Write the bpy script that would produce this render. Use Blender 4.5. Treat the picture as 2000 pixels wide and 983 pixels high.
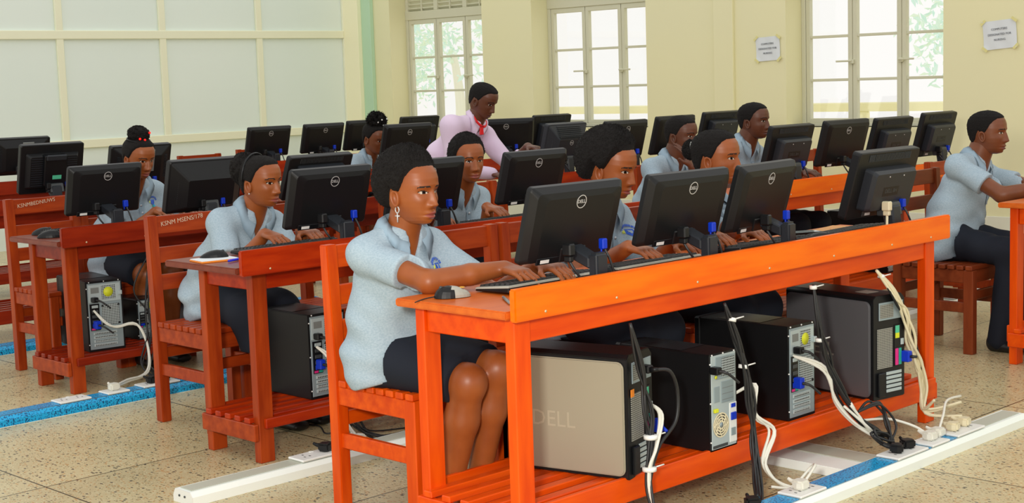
import bpy, bmesh, math, random
import numpy as np
from mathutils import Vector, Matrix, noise as mnoise

for o in list(bpy.data.objects):
    bpy.data.objects.remove(o)
SC = bpy.context.scene
COL = SC.collection
random.seed(7)
rng = np.random.default_rng(11)
PI = math.pi

# ------------------------------------------------------------------ camera
cam_d = bpy.data.cameras.new('camera')
cam = bpy.data.objects.new('camera', cam_d)
COL.objects.link(cam)
_y, _p, _r = 0.79289595, 0.11638214, -0.03243258
_f = Vector((math.cos(_p)*math.cos(_y), math.cos(_p)*math.sin(_y), -math.sin(_p)))
_ri = Vector((math.sin(_y), -math.cos(_y), 0))
_up = _ri.cross(_f)
_r2 = math.cos(_r)*_ri + math.sin(_r)*_up
_u2 = math.cos(_r)*_up - math.sin(_r)*_ri
_m = Matrix((( _r2.x, _u2.x, -_f.x, 0), (_r2.y, _u2.y, -_f.y, 0), (_r2.z, _u2.z, -_f.z, 1.38), (0, 0, 0, 1)))
cam.matrix_world = _m
cam_d.sensor_width = 36
cam_d.lens = 2848.36/2000*36
cam_d.clip_end = 200
SC.camera = cam

# ------------------------------------------------------------------ light
SC.view_settings.view_transform = 'Standard'
SC.view_settings.look = 'None'
SC.view_settings.exposure = 0.0
SC.view_settings.gamma = 1.0
SC.view_settings.use_curve_mapping = False
W = bpy.data.worlds.new('sky')
SC.world = W
W.use_nodes = True
_bg = W.node_tree.nodes['Background']
_bg.inputs[0].default_value = (1.0, 0.985, 0.95, 1)
_bg.inputs[1].default_value = 1.02

def area(name, loc, target, size, power, color=(1, 1, 1), size_y=None):
    d = bpy.data.lights.new(name, 'AREA')
    d.energy = power
    d.color = color
    d.shape = 'RECTANGLE'
    d.size = size
    d.size_y = size_y or size
    o = bpy.data.objects.new(name, d)
    COL.objects.link(o)
    o.location = loc
    o.rotation_euler = (Vector(target)-Vector(loc)).to_track_quat('-Z', 'Y').to_euler()
    return o
area('camera_flash', (-0.25, 0.30, 1.75), (5, 5, 0.7), 0.30, 140, (1.0, 0.95, 0.86))

# ------------------------------------------------------------------ materials
def C(r, g, b):
    f = lambda c: ((c/255+.055)/1.055)**2.4 if c > 10 else c/255/12.92
    return (f(r), f(g), f(b), 1)
MATS = {}
def mat(name, col, rough=.5, metal=0., spec=.5, coat=0., noise=None, bump=None, emit=None):
    if name in MATS:
        return MATS[name]
    m = bpy.data.materials.new(name)
    m.use_nodes = True
    nt = m.node_tree
    b = nt.nodes['Principled BSDF']
    b.inputs['Base Color'].default_value = col
    b.inputs['Roughness'].default_value = rough
    b.inputs['Metallic'].default_value = metal
    b.inputs['Specular IOR Level'].default_value = spec
    b.inputs['Coat Weight'].default_value = coat
    b.inputs['Coat Roughness'].default_value = .15
    if noise:
        col2, scale, stretch, detail = noise
        tc = nt.nodes.new('ShaderNodeTexCoord')
        mp = nt.nodes.new('ShaderNodeMapping')
        mp.inputs['Scale'].default_value = stretch
        nz = nt.nodes.new('ShaderNodeTexNoise')
        nz.inputs['Scale'].default_value = scale
        nz.inputs['Detail'].default_value = detail
        rp = nt.nodes.new('ShaderNodeValToRGB')
        rp.color_ramp.elements[0].position = .33
        rp.color_ramp.elements[1].position = .67
        rp.color_ramp.elements[0].color = col
        rp.color_ramp.elements[1].color = col2
        nt.links.new(tc.outputs['Object'], mp.inputs[0])
        nt.links.new(mp.outputs[0], nz.inputs['Vector'])
        nt.links.new(nz.outputs['Fac'], rp.inputs[0])
        nt.links.new(rp.outputs[0], b.inputs['Base Color'])
    if bump:
        scale, strength, dist = bump
        tc = nt.nodes.new('ShaderNodeTexCoord')
        nz = nt.nodes.new('ShaderNodeTexNoise')
        nz.inputs['Scale'].default_value = scale
        nz.inputs['Detail'].default_value = 3
        bp = nt.nodes.new('ShaderNodeBump')
        bp.inputs['Strength'].default_value = strength
        bp.inputs['Distance'].default_value = dist
        nt.links.new(tc.outputs['Object'], nz.inputs['Vector'])
        nt.links.new(nz.outputs['Fac'], bp.inputs['Height'])
        nt.links.new(bp.outputs[0], b.inputs['Normal'])
    if emit:
        b.inputs['Emission Color'].default_value = emit[0]
        b.inputs['Emission Strength'].default_value = emit[1]
    MATS[name] = m
    return m

WV = {}
def wood(name, c1, c2, rough=.35, coat=.06):
    h_ = mat(name+'_upright', c1, rough, 0, .22, coat, (c2, 3.2, (9, 9, 1.2), 5))
    WV[name] = h_
    return mat(name, c1, rough, 0, .22, coat, (c2, 3.2, (1.2, 9, 9), 5))
WOOD = {
 'bright': wood('orange_varnished_wood', C(250, 118, 4), C(240, 98, 0)),
 'brightleg': wood('orange_red_varnished_wood', C(232, 86, 4), C(214, 66, 2)),
 'top': wood('worn_orange_tabletop', C(214, 108, 36), C(200, 92, 28), .36),
 'red': wood('red_varnished_wood', C(184, 56, 8), C(150, 32, 4)),
 'redtop': wood('brown_red_tabletop', C(128, 62, 44), C(116, 52, 36), .3),
 'dark': wood('dark_red_varnished_wood', C(148, 42, 12), C(120, 26, 6)),
 'chair': wood('chair_red_brown_wood', C(174, 68, 20), C(142, 46, 12)),
 'chairnear': wood('chair_orange_wood', C(222, 86, 8), C(198, 62, 4)),
 'chairbrown': wood('chair_brown_wood', C(134, 62, 30), C(112, 46, 20)),
}
M_black = mat('black_plastic', C(20, 21, 23), .4, 0, .3)
M_black2 = mat('black_gloss_plastic', C(18, 20, 23), .3, 0, .3)
M_slate = mat('dark_slate_plastic', C(36, 40, 46), .42, 0, .35)
M_dgrey = mat('dark_grey_plastic', C(60, 64, 66), .45)
M_grey = mat('grey_plastic', C(120, 124, 122), .45)
M_key = mat('key_plastic', C(44, 45, 46), .5)
M_silver = mat('silver_plastic', C(172, 172, 160), .42, .25)
M_champ = mat('champagne_silver_panel', C(166, 160, 140), .38, .25)
M_gun = mat('gunmetal_panel', C(118, 118, 122), .36, .45)
M_screen = mat('dark_screen', C(14, 15, 18), .12)
M_white = mat('white_plastic', C(232, 234, 230), .4)
M_cream = mat('cream_plastic', C(222, 212, 178), .45)
M_zinc = mat('zinc_plate', C(150, 166, 172), .45, .35)
M_zincl = mat('light_zinc_plate', C(184, 198, 200), .45, .3)
M_blue = mat('vga_blue', C(10, 52, 190), .45, 0, .3)
M_pink = mat('port_pink', C(220, 40, 130), .5)
M_teal = mat('port_teal', C(40, 160, 140), .5)
M_yellow = mat('sticker_yellow', C(214, 220, 40), .5)
M_orange = mat('sticker_orange', C(240, 140, 40), .5)
M_green = mat('sticker_green', C(80, 190, 150), .5)
M_logo = mat('logo_silver', C(205, 205, 205), .35, .3)
M_cableb = mat('black_cable', C(30, 31, 33), .45)
M_cablew = mat('white_cable', C(225, 224, 212), .45)
M_screw = mat('bright_screw', C(215, 205, 170), .3, .6)
M_red = mat('red_glow', C(235, 20, 10), .4, emit=(C(255, 20, 10), 1.2))
M_gold = mat('gold_logo', C(225, 165, 40), .4)

def grille_mat(name, base, hole, scale):
    m = bpy.data.materials.new(name); m.use_nodes = True
    nt = m.node_tree; b = nt.nodes['Principled BSDF']
    b.inputs['Roughness'].default_value = .5
    tc = nt.nodes.new('ShaderNodeTexCoord')
    mp = nt.nodes.new('ShaderNodeMapping'); mp.inputs['Scale'].default_value = (scale, scale, scale)
    fr = nt.nodes.new('ShaderNodeVectorMath'); fr.operation = 'FRACTION'
    sb = nt.nodes.new('ShaderNodeVectorMath'); sb.operation = 'SUBTRACT'; sb.inputs[1].default_value = (.5, .5, .5)
    ml = nt.nodes.new('ShaderNodeVectorMath'); ml.operation = 'MULTIPLY'; ml.inputs[1].default_value = (1, 0, 1)
    ln = nt.nodes.new('ShaderNodeVectorMath'); ln.operation = 'LENGTH'
    gt = nt.nodes.new('ShaderNodeMath'); gt.operation = 'GREATER_THAN'; gt.inputs[1].default_value = .36
    mx = nt.nodes.new('ShaderNodeMix'); mx.data_type = 'RGBA'
    mx.inputs[6].default_value = hole; mx.inputs[7].default_value = base
    L = nt.links.new
    L(tc.outputs['Object'], mp.inputs[0]); L(mp.outputs[0], fr.inputs[0]); L(fr.outputs[0], sb.inputs[0])
    L(sb.outputs[0], ml.inputs[0]); L(ml.outputs[0], ln.inputs[0]); L(ln.outputs['Value'], gt.inputs[0])
    L(gt.outputs[0], mx.inputs[0]); L(mx.outputs[2], b.inputs['Base Color'])
    MATS[name] = m
    return m
M_grille = grille_mat('perforated_grille', C(176, 186, 186), C(24, 26, 28), 125)
M_grille2 = grille_mat('fine_mesh_grille', C(160, 160, 150), C(30, 30, 30), 160)

def upright(m):
    return WV.get(m.name, m)

def floor_mat():
    m = bpy.data.materials.new('terrazzo_floor'); m.use_nodes = True
    nt = m.node_tree; b = nt.nodes['Principled BSDF']; L = nt.links.new
    b.inputs['Roughness'].default_value = .3
    b.inputs['Specular IOR Level'].default_value = .4
    tc = nt.nodes.new('ShaderNodeTexCoord')
    n1 = nt.nodes.new('ShaderNodeTexNoise'); n1.inputs['Scale'].default_value = 2.2; n1.inputs['Detail'].default_value = 3
    r1 = nt.nodes.new('ShaderNodeValToRGB')
    r1.color_ramp.elements[0].position = .35; r1.color_ramp.elements[1].position = .65
    r1.color_ramp.elements[0].color = C(198, 183, 140); r1.color_ramp.elements[1].color = C(211, 197, 154)
    L(tc.outputs['Object'], n1.inputs['Vector']); L(n1.outputs['Fac'], r1.inputs[0])
    prev = r1.outputs[0]
    for sc, thr, c in ((150, .22, C(134, 118, 80)), (120, .2, C(196, 150, 92)), (180, .2, C(222, 214, 176)), (90, .10, C(84, 80, 70))):
        v = nt.nodes.new('ShaderNodeTexVoronoi'); v.inputs['Scale'].default_value = sc
        mp = nt.nodes.new('ShaderNodeMapping'); mp.inputs['Location'].default_value = (sc*.37, sc*.11, 0)
        mp.inputs['Scale'].default_value = (1, .62, 1)
        L(tc.outputs['Object'], mp.inputs[0]); L(mp.outputs[0], v.inputs['Vector'])
        sep = nt.nodes.new('ShaderNodeSeparateColor'); L(v.outputs['Color'], sep.inputs[0])
        lt = nt.nodes.new('ShaderNodeMath'); lt.operation = 'LESS_THAN'; lt.inputs[1].default_value = thr
        L(sep.outputs[0], lt.inputs[0])
        l2 = nt.nodes.new('ShaderNodeMath'); l2.operation = 'LESS_THAN'; l2.inputs[1].default_value = .42
        L(v.outputs['Distance'], l2.inputs[0])
        mu = nt.nodes.new('ShaderNodeMath'); mu.operation = 'MULTIPLY'; L(lt.outputs[0], mu.inputs[0]); L(l2.outputs[0], mu.inputs[1])
        mx = nt.nodes.new('ShaderNodeMix'); mx.data_type = 'RGBA'
        L(mu.outputs[0], mx.inputs[0]); L(prev, mx.inputs[6]); mx.inputs[7].default_value = c
        prev = mx.outputs[2]
    # joints of the cast panels
    sep = nt.nodes.new('ShaderNodeSeparateXYZ'); L(tc.outputs['Object'], sep.inputs[0])
    lines = []; cells = []
    for ax, off, per in ((0, 3.40, 1.05), (1, 3.765, 1.02)):
        a = nt.nodes.new('ShaderNodeMath'); a.operation = 'SUBTRACT'; L(sep.outputs[ax], a.inputs[0]); a.inputs[1].default_value = off-per/2
        dv = nt.nodes.new('ShaderNodeMath'); dv.operation = 'SUBTRACT'; L(sep.outputs[ax], dv.inputs[0]); dv.inputs[1].default_value = off
        d2 = nt.nodes.new('ShaderNodeMath'); d2.operation = 'DIVIDE'; L(dv.outputs[0], d2.inputs[0]); d2.inputs[1].default_value = per
        fl = nt.nodes.new('ShaderNodeMath'); fl.operation = 'FLOOR'; L(d2.outputs[0], fl.inputs[0]); cells.append(fl)
        mo = nt.nodes.new('ShaderNodeMath'); mo.operation = 'FLOORED_MODULO'; L(a.outputs[0], mo.inputs[0]); mo.inputs[1].default_value = per
        s2 = nt.nodes.new('ShaderNodeMath'); s2.operation = 'SUBTRACT'; L(mo.outputs[0], s2.inputs[0]); s2.inputs[1].default_value = per/2
        ab = nt.nodes.new('ShaderNodeMath'); ab.operation = 'ABSOLUTE'; L(s2.outputs[0], ab.inputs[0])
        lt = nt.nodes.new('ShaderNodeMath'); lt.operation = 'LESS_THAN'; L(ab.outputs[0], lt.inputs[0]); lt.inputs[1].default_value = .0035
        lines.append(lt)
    mx2 = nt.nodes.new('ShaderNodeMath'); mx2.operation = 'MAXIMUM'; L(lines[0].outputs[0], mx2.inputs[0]); L(lines[1].outputs[0], mx2.inputs[1])
    mx = nt.nodes.new('ShaderNodeMix'); mx.data_type = 'RGBA'
    L(mx2.outputs[0], mx.inputs[0]); L(prev, mx.inputs[6]); mx.inputs[7].default_value = C(84, 78, 56)
    cb = nt.nodes.new('ShaderNodeCombineXYZ'); L(cells[0].outputs[0], cb.inputs[0]); L(cells[1].outputs[0], cb.inputs[1])
    wn = nt.nodes.new('ShaderNodeTexWhiteNoise'); L(cb.outputs[0], wn.inputs['Vector'])
    mr = nt.nodes.new('ShaderNodeMapRange'); L(wn.outputs['Value'], mr.inputs[0]); mr.inputs[3].default_value = .86; mr.inputs[4].default_value = 1.04
    vm = nt.nodes.new('ShaderNodeVectorMath'); vm.operation = 'SCALE'; L(mx.outputs[2], vm.inputs[0]); L(mr.outputs[0], vm.inputs[3])
    L(vm.outputs[0], b.inputs['Base Color'])
    return m

def film_mat():
    m = bpy.data.materials.new('blue_printed_film'); m.use_nodes = True
    nt = m.node_tree; b = nt.nodes['Principled BSDF']; L = nt.links.new
    b.inputs['Roughness'].default_value = .25
    tc = nt.nodes.new('ShaderNodeTexCoord')
    mp = nt.nodes.new('ShaderNodeMapping'); mp.inputs['Scale'].default_value = (34, 60, 60); mp.inputs['Rotation'].default_value = (0, 0, .5)
    br = nt.nodes.new('ShaderNodeTexBrick')
    br.inputs['Color1'].default_value = C(0, 70, 120); br.inputs['Color2'].default_value = C(10, 110, 170)
    br.inputs['Mortar'].default_value = C(20, 172, 232)
    br.inputs['Mortar Size'].default_value = .035; br.inputs['Scale'].default_value = 1.0
    br.inputs['Brick Width'].default_value = .8; br.inputs['Row Height'].default_value = .5
    nz = nt.nodes.new('ShaderNodeTexNoise'); nz.inputs['Scale'].default_value = 140
    gt = nt.nodes.new('ShaderNodeMath'); gt.operation = 'GREATER_THAN'; gt.inputs[1].default_value = .47
    mx = nt.nodes.new('ShaderNodeMix'); mx.data_type = 'RGBA'; mx.inputs[7].default_value = C(20, 172, 232)
    L(tc.outputs['Object'], mp.inputs[0]); L(mp.outputs[0], br.inputs['Vector'])
    L(tc.outputs['Object'], nz.inputs['Vector']); L(nz.outputs['Fac'], gt.inputs[0])
    L(gt.outputs[0], mx.inputs[0]); L(br.outputs['Color'], mx.inputs[6]); L(mx.outputs[2], b.inputs['Base Color'])
    return m
M_film = film_mat()
M_trunk = mat('trunking_white', C(242, 249, 244), .4)
M_trunkl = mat('trunking_lid', C(188, 192, 176), .42)
M_wall = mat('pale_yellow_paint', C(236, 231, 186), .75, noise=(C(233, 229, 188), .8, (1, 1, 1), 2))
M_wallw = mat('lit_cream_paint', C(252, 248, 212), .7)  # cream raised in colour to stand for the light at the windows
M_band = mat('white_skirting_paint', C(228, 228, 212), .6)
M_panel = mat('grey_white_board', C(228, 240, 234), .5, noise=(C(234, 244, 238), .5, (1, 1, 1), 1))
M_rail = mat('cream_batten_paint', C(240, 241, 214), .5)
M_mint = mat('mint_paint', C(188, 222, 190), .6)
M_frame = mat('window_frame_paint', C(212, 211, 186), .5)
M_paper = mat('white_paper', C(222, 228, 232), .7)
M_tape = mat('masking_tape', C(226, 219, 150), .6)
M_ink = mat('ink', C(60, 66, 80), .7)
M_glass = bpy.data.materials.new('window_glass'); M_glass.use_nodes = True
_nt = M_glass.node_tree; _nt.nodes.clear()
_o = _nt.nodes.new('ShaderNodeOutputMaterial'); _mx = _nt.nodes.new('ShaderNodeMixShader'); _tr = _nt.nodes.new('ShaderNodeBsdfTransparent'); _gl = _nt.nodes.new('ShaderNodeBsdfGlossy')
_gl.inputs['Roughness'].default_value = .02; _mx.inputs[0].default_value = .06
_nt.links.new(_tr.outputs[0], _mx.inputs[1]); _nt.links.new(_gl.outputs[0], _mx.inputs[2]); _nt.links.new(_mx.outputs[0], _o.inputs[0])
M_leaf = mat('glare_leaf', C(232, 250, 234), .6)  # leaf colour whitened to stand for outdoor overexposure
M_leaf2 = mat('glare_mint_leaf', C(222, 248, 240), .6)  # mint leaf, with the same outdoor glare put into its colour
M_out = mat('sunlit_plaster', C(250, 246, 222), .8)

# ------------------------------------------------------------------ mesh helpers
class MB:
    """collects shapes, each with a material slot, into one mesh"""
    def __init__(s):
        s.v = []; s.f = []; s.mi = []; s.mats = []; s.sm = []
    def slot(s, m):
        if m not in s.mats: s.mats.append(m)
        return s.mats.index(m)
    def add(s, verts, faces, m, smooth=False, M=None):
        n = len(s.v); k = s.slot(m)
        if M is not None:
            verts = [M @ Vector(v) for v in verts]
        s.v.extend([tuple(v) for v in verts])
        for f in faces:
            s.f.append(tuple(i+n for i in f)); s.mi.append(k); s.sm.append(smooth)
        return s
    def bmadd(s, bm, m, smooth=False, M=None):
        bm.verts.index_update()
        s.add([v.co.copy() for v in bm.verts], [[v.index for v in f.verts] for f in bm.faces], m, smooth, M)
        bm.free()
        return s
    def box(s, x0, x1, y0, y1, z0, z1, m, bev=.003, M=None, seg=1):
        bm = bmesh.new()
        bmesh.ops.create_cube(bm, size=1)
        for v in bm.verts:
            v.co = Vector((x0+(v.co.x+.5)*(x1-x0), y0+(v.co.y+.5)*(y1-y0), z0+(v.co.z+.5)*(z1-z0)))
        if bev:
            b = min(bev, .45*min(abs(x1-x0), abs(y1-y0), abs(z1-z0)))
            bmesh.ops.bevel(bm, geom=bm.edges[:], offset=b, segments=seg, affect='EDGES')
        return s.bmadd(bm, m, False, M)
    def hexa(s, bot, top, m, bev=.0, M=None):
        """eight corners: bottom loop of four, top loop of four"""
        bm = bmesh.new()
        vs = [bm.verts.new(p) for p in list(bot)+list(top)]
        for f in ((3, 2, 1, 0), (4, 5, 6, 7), (0, 1, 5, 4), (1, 2, 6, 5), (2, 3, 7, 6), (3, 0, 4, 7)):
            bm.faces.new([vs[i] for i in f])
        bmesh.ops.recalc_face_normals(bm, faces=bm.faces[:])
        if bev:
            bmesh.ops.bevel(bm, geom=bm.edges[:], offset=bev, segments=1, affect='EDGES')
        return s.bmadd(bm, m, False, M)
    def prism(s, pts, axis, a0, a1, m, bev=0, M=None, smooth=False):
        """outline pts (2D) swept along an axis: 'x' uses (y,z), 'y' uses (x,z), 'z' uses (x,y)"""
        mk = {'x': lambda p, a: (a, p[0], p[1]), 'y': lambda p, a: (p[0], a, p[1]), 'z': lambda p, a: (p[0], p[1], a)}[axis]
        bm = bmesh.new()
        A = [bm.verts.new(mk(p, a0)) for p in pts]; B = [bm.verts.new(mk(p, a1)) for p in pts]
        n = len(pts)
        bm.faces.new(A); bm.faces.new(B[::-1])
        for i in range(n):
            bm.faces.new((A[i], B[i], B[(i+1) % n], A[(i+1) % n]))
        bmesh.ops.recalc_face_normals(bm, faces=bm.faces[:])
        if bev:
            bmesh.ops.bevel(bm, geom=[e for e in bm.edges if e.calc_face_angle(0) > .6], offset=bev, segments=2, affect='EDGES')
        return s.bmadd(bm, m, smooth, M)
    def tube(s, pts, r, m, n=8, M=None, smooth_path=True, caps=True):
        P = [Vector(p) for p in pts]
        if smooth_path and len(P) > 2:
            Q = []
            for i in range(len(P)-1):
                p0 = P[max(i-1, 0)]; p1 = P[i]; p2 = P[i+1]; p3 = P[min(i+2, len(P)-1)]
                for k in range(6):
                    t = k/6
                    Q.append(.5*((2*p1)+(-p0+p2)*t+(2*p0-5*p1+4*p2-p3)*t*t+(-p0+3*p1-3*p2+p3)*t**3))
            Q.append(P[-1]); P = Q
        rs = r if isinstance(r, (list, tuple)) else [r]*len(P)
        if len(rs) != len(P):
            rs = list(np.interp(np.linspace(0, 1, len(P)), np.linspace(0, 1, len(rs)), rs))
        V = []; F = []
        t0 = (P[1]-P[0]).normalized()
        u = t0.orthogonal().normalized()
        for i, p in enumerate(P):
            t = (P[min(i+1, len(P)-1)]-P[max(i-1, 0)])
            t = t.normalized() if t.length > 1e-9 else t0
            u = (u - t*u.dot(t))
            u = u.normalized() if u.length > 1e-6 else t.orthogonal().normalized()
            w = t.cross(u)
            for k in range(n):
                a = 2*PI*k/n
                V.append(p+(u*math.cos(a)+w*math.sin(a))*rs[i])
        for i in range(len(P)-1):
            for k in range(n):
                F.append((i*n+k, i*n+(k+1) % n, (i+1)*n+(k+1) % n, (i+1)*n+k))
        if caps:
            F.append(tuple(range(n))[::-1]); F.append(tuple((len(P)-1)*n+k for k in range(n)))
        return s.add(V, F, m, True, M)
    def cyl(s, p0, p1, r0, r1, m, n=16, M=None, smooth=True):
        return s.tube([p0, p1], [r0, r1], m, n, M, False)
    def ell(s, c, r, m, M=None, nu=16, nv=10, rot=None):
        V = []; F = []
        R = rot or Matrix.Identity(3)
        for i in range(nv+1):
            a = PI*i/nv
            for k in range(nu):
                b = 2*PI*k/nu
                V.append(Vector(c)+R @ Vector((r[0]*math.sin(a)*math.cos(b), r[1]*math.sin(a)*math.sin(b), r[2]*math.cos(a))))
        for i in range(nv):
            for k in range(nu):
                F.append((i*nu+k, i*nu+(k+1) % nu, (i+1)*nu+(k+1) % nu, (i+1)*nu+k)[::-1])
        return s.add(V, F, m, True, M)
    def obj(s, name, parent=None, loc=None, rotz=0):
        me = bpy.data.meshes.new(name)
        me.from_pydata(s.v, [], s.f)
        for m in s.mats: me.materials.append(m)
        me.polygons.foreach_set('material_index', s.mi)
        me.polygons.foreach_set('use_smooth', s.sm)
        me.update()
        o = bpy.data.objects.new(name, me)
        COL.objects.link(o)
        if parent: o.parent = parent
        if loc is not None: o.location = loc
        if rotz: o.rotation_euler = (0, 0, rotz)
        return o

def thing(name, label, cat, loc=(0, 0, 0), rotz=0, group=None):
    o = bpy.data.objects.new(name, None)
    COL.objects.link(o)
    o.empty_display_size = .1
    o.location = loc
    o.rotation_euler = (0, 0, rotz)
    return tag(o, label, cat, group)
def tag(o, label, cat, group=None):
    o['label'] = label; o['category'] = cat
    if group: o['group'] = group
    return o
def struct(o, label=None, cat=None):
    o['kind'] = 'structure'
    if label: o['label'] = label
    if cat: o['category'] = cat
    return o
def dup(root, loc, rotz, label, group=None):
    r = root.copy(); COL.objects.link(r); r.location = loc; r.rotation_euler = (0, 0, rotz)
    r['label'] = label
    if group: r['group'] = group
    for ch in list(root.children):
        c = ch.copy(); COL.objects.link(c); c.parent = r
        for g in list(ch.children):
            d = g.copy(); COL.objects.link(d); d.parent = c
    return r

_txt = {}
def text_mesh(txt, size, thick=.0006, align='CENTER'):
    """triangulated letter shapes in the xy plane"""
    k = (txt, size, thick)
    if k in _txt: return _txt[k]
    cu = bpy.data.curves.new('lettering', 'FONT')
    cu.body = txt; cu.size = size; cu.extrude = thick; cu.align_x = align; cu.align_y = 'CENTER'; cu.resolution_u = 2
    o = bpy.data.objects.new('lettering', cu)
    COL.objects.link(o)
    dg = bpy.context.evaluated_depsgraph_get(); dg.update()
    me = bpy.data.meshes.new_from_object(o.evaluated_get(dg))
    V = [v.co.copy() for v in me.vertices]; F = [tuple(p.vertices) for p in me.polygons]
    bpy.data.objects.remove(o); bpy.data.curves.remove(cu); bpy.data.meshes.remove(me)
    _txt[k] = (V, F)
    return V, F
def frame(o, ex, ey, ez):
    ex, ey, ez = Vector(ex), Vector(ey), Vector(ez)
    return Matrix(((ex.x, ey.x, ez.x, o[0]), (ex.y, ey.y, ez.y, o[1]), (ex.z, ey.z, ez.z, o[2]), (0, 0, 0, 1)))

# ------------------------------------------------------------------ the room
XW, YP = 10.0, 12.55          # window wall plane, boarded wall plane
b = MB(); b.box(-2, 10.35, -3, 12.8, -.1, 0, floor_mat(), 0)
struct(b.obj('floor'), 'speckled beige terrazzo floor with thin panel joints', 'floor')
ZT = 3.1
WIN = [(10.47, 11.87), (8.38, 9.79), (5.51, 6.91)]
b = MB()
ys = [-3]+[v for w in sorted(WIN) for v in w]+[YP]
for i in range(0, len(ys), 2):
    b.box(XW, XW+.3, ys[i], ys[i+1], 0, ZT, M_wall, 0)
for y0, y1 in WIN:
    b.box(XW, XW+.3, y0, y1, 0, .93, M_wall, 0)
    b.box(XW, XW+.3, y0, y1, 2.62, ZT, M_wall, 0)
# the shallow pilaster between the second and third windows
b.box(XW-.03, XW, 7.42, 7.62, .0, ZT, M_wall, .004)
struct(b.obj('wall_window'), 'pale yellow plaster wall with deep window openings', 'wall')
b = MB(); b.box(XW-.012, XW, -3, YP, 0, .28, M_band, .002)
struct(b.obj('baseboard_window'), 'white painted band at the foot of the yellow wall', 'skirting')
b = MB(); b.box(XW-.10, XW, 12.28, YP, 0, ZT, M_wallw, .004)
struct(b.obj('trim_1'), 'pale yellow corner post beside the boarded wall', 'post')
b = MB(); b.box(XW-.05, XW, 12.13, 12.28, 0, ZT, M_mint, .004)
struct(b.obj('trim_2'), 'mint green strip beside the yellow corner post', 'trim')
b = MB(); b.box(1.0, XW, YP, YP+.2, 0, ZT, M_panel, 0)
struct(b.obj('wall_boarded'), 'grey white boarded wall divided by cream battens', 'wall')
k = 3
for x in (4.45, 5.53, 6.60, 7.68, 8.81, 9.93):
    b = MB(); b.box(x-.035, x+.035, YP-.03, YP, .93, ZT, M_rail, .005)
    struct(b.obj('trim_%d' % k), None); k += 1
for z in (.925, 1.935):
    b = MB(); b.box(1.0, XW-.1, YP-.035, YP, z-.04, z+.04, M_rail, .005)
    struct(b.obj('trim_%d' % k), None); k += 1

# windows: three casements of three panes, louvres above
def window(n, y0, y1):
    t = bpy.data.objects.new('window_%d' % n, None); COL.objects.link(t)
    t.location = (XW+.25, (y0+y1)/2, .93); struct(t)
    t['label'] = ['three-casement window nearest the boarded wall', 'middle three-casement window behind the standing man', 'three-casement window behind the right end of the far desks'][n-1]
    t['category'] = 'window'
    w = y1-y0
    b = MB(); h = 1.12
    for yy0, yy1 in ((-w/2, -w/2+.04), (w/2-.04, w/2)):
        b.box(-.03, .03, yy0, yy1, 0, 1.69, M_frame, .004)
    b.box(-.03, .03, -w/2, w/2, 0, .03, M_frame, .004)
    b.box(-.035, .035, -w/2, w/2, h, h+.09, M_frame, .004)
    b.obj('window_frame', t)
    b = MB(); b.box(-.16, .03, -w/2, w/2, -.03, 0, M_wallw, .004); b.obj('sill', t)
    cw = (w-.08)/3
    for i in range(3):
        a0 = -w/2+.04+i*cw; a1 = a0+cw
        b = MB()
        for p, q in ((a0+.002, a0+.042), (a1-.042, a1-.002)):
            b.box(-.025, .02, p, q, .03, h, M_frame, .004)
        for z0, z1 in ((.03, .065), (h-.045, h)):
            b.box(-.0245, .0195, a0+.002, a1-.002, z0, z1, M_frame, .003)
        for z in (.375, .725):
            b.box(-.02, .012, a0+.04, a1-.04, z-.011, z+.011, M_frame, .003)
        c = b.obj('casement', t)
        b = MB()
        for z0, z1 in ((.063, .366), (.384, .716), (.734, h-.043)):
            b.box(-.004, -.001, a0+.04, a1-.04, z0, z1, M_glass, 0)
        b.obj('pane', c)
        if i < 2:
            b = MB(); sgn = 1
            b.box(-.05, -.024, a1-.02, a1+.02, .50, .535, M_frame, .004)
            yy = a1+.005
            b.box(-.062, -.048, yy-.01, yy+.13, .515, .53, M_frame, .004) if i == 1 else b.box(-.062, -.048, yy-.13, yy+.01, .515, .53, M_frame, .004)
            b.obj('handle', c)
    # louvres
    b = MB()
    for i in range(1, 3):
        a = -w/2+.04+i*cw
        b.box(-.03, .03, a-.03, a+.03, h+.09, 1.69, M_frame, .003)
    for i in range(3):
        a = -w/2+.04+(i+.5)*cw
        b.box(-.03, -.015, a-.008, a+.008, h+.09, 1.69, M_frame, .002)
    z = h+.115
    while z < 1.66:
        b.hexa([(-.02, -w/2+.04, z), (.025, -w/2+.04, z-.03), (.025, w/2-.04, z-.03), (-.02, w/2-.04, z)],
               [(-.02, -w/2+.04, z+.008), (.025, -w/2+.04, z-.022), (.025, w/2-.04, z-.022), (-.02, w/2-.04, z+.008)], M_frame)
        z += .042
    b.obj('louvre', t)
for i, (y0, y1) in enumerate(WIN):
    window(i+1, y0, y1)

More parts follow.
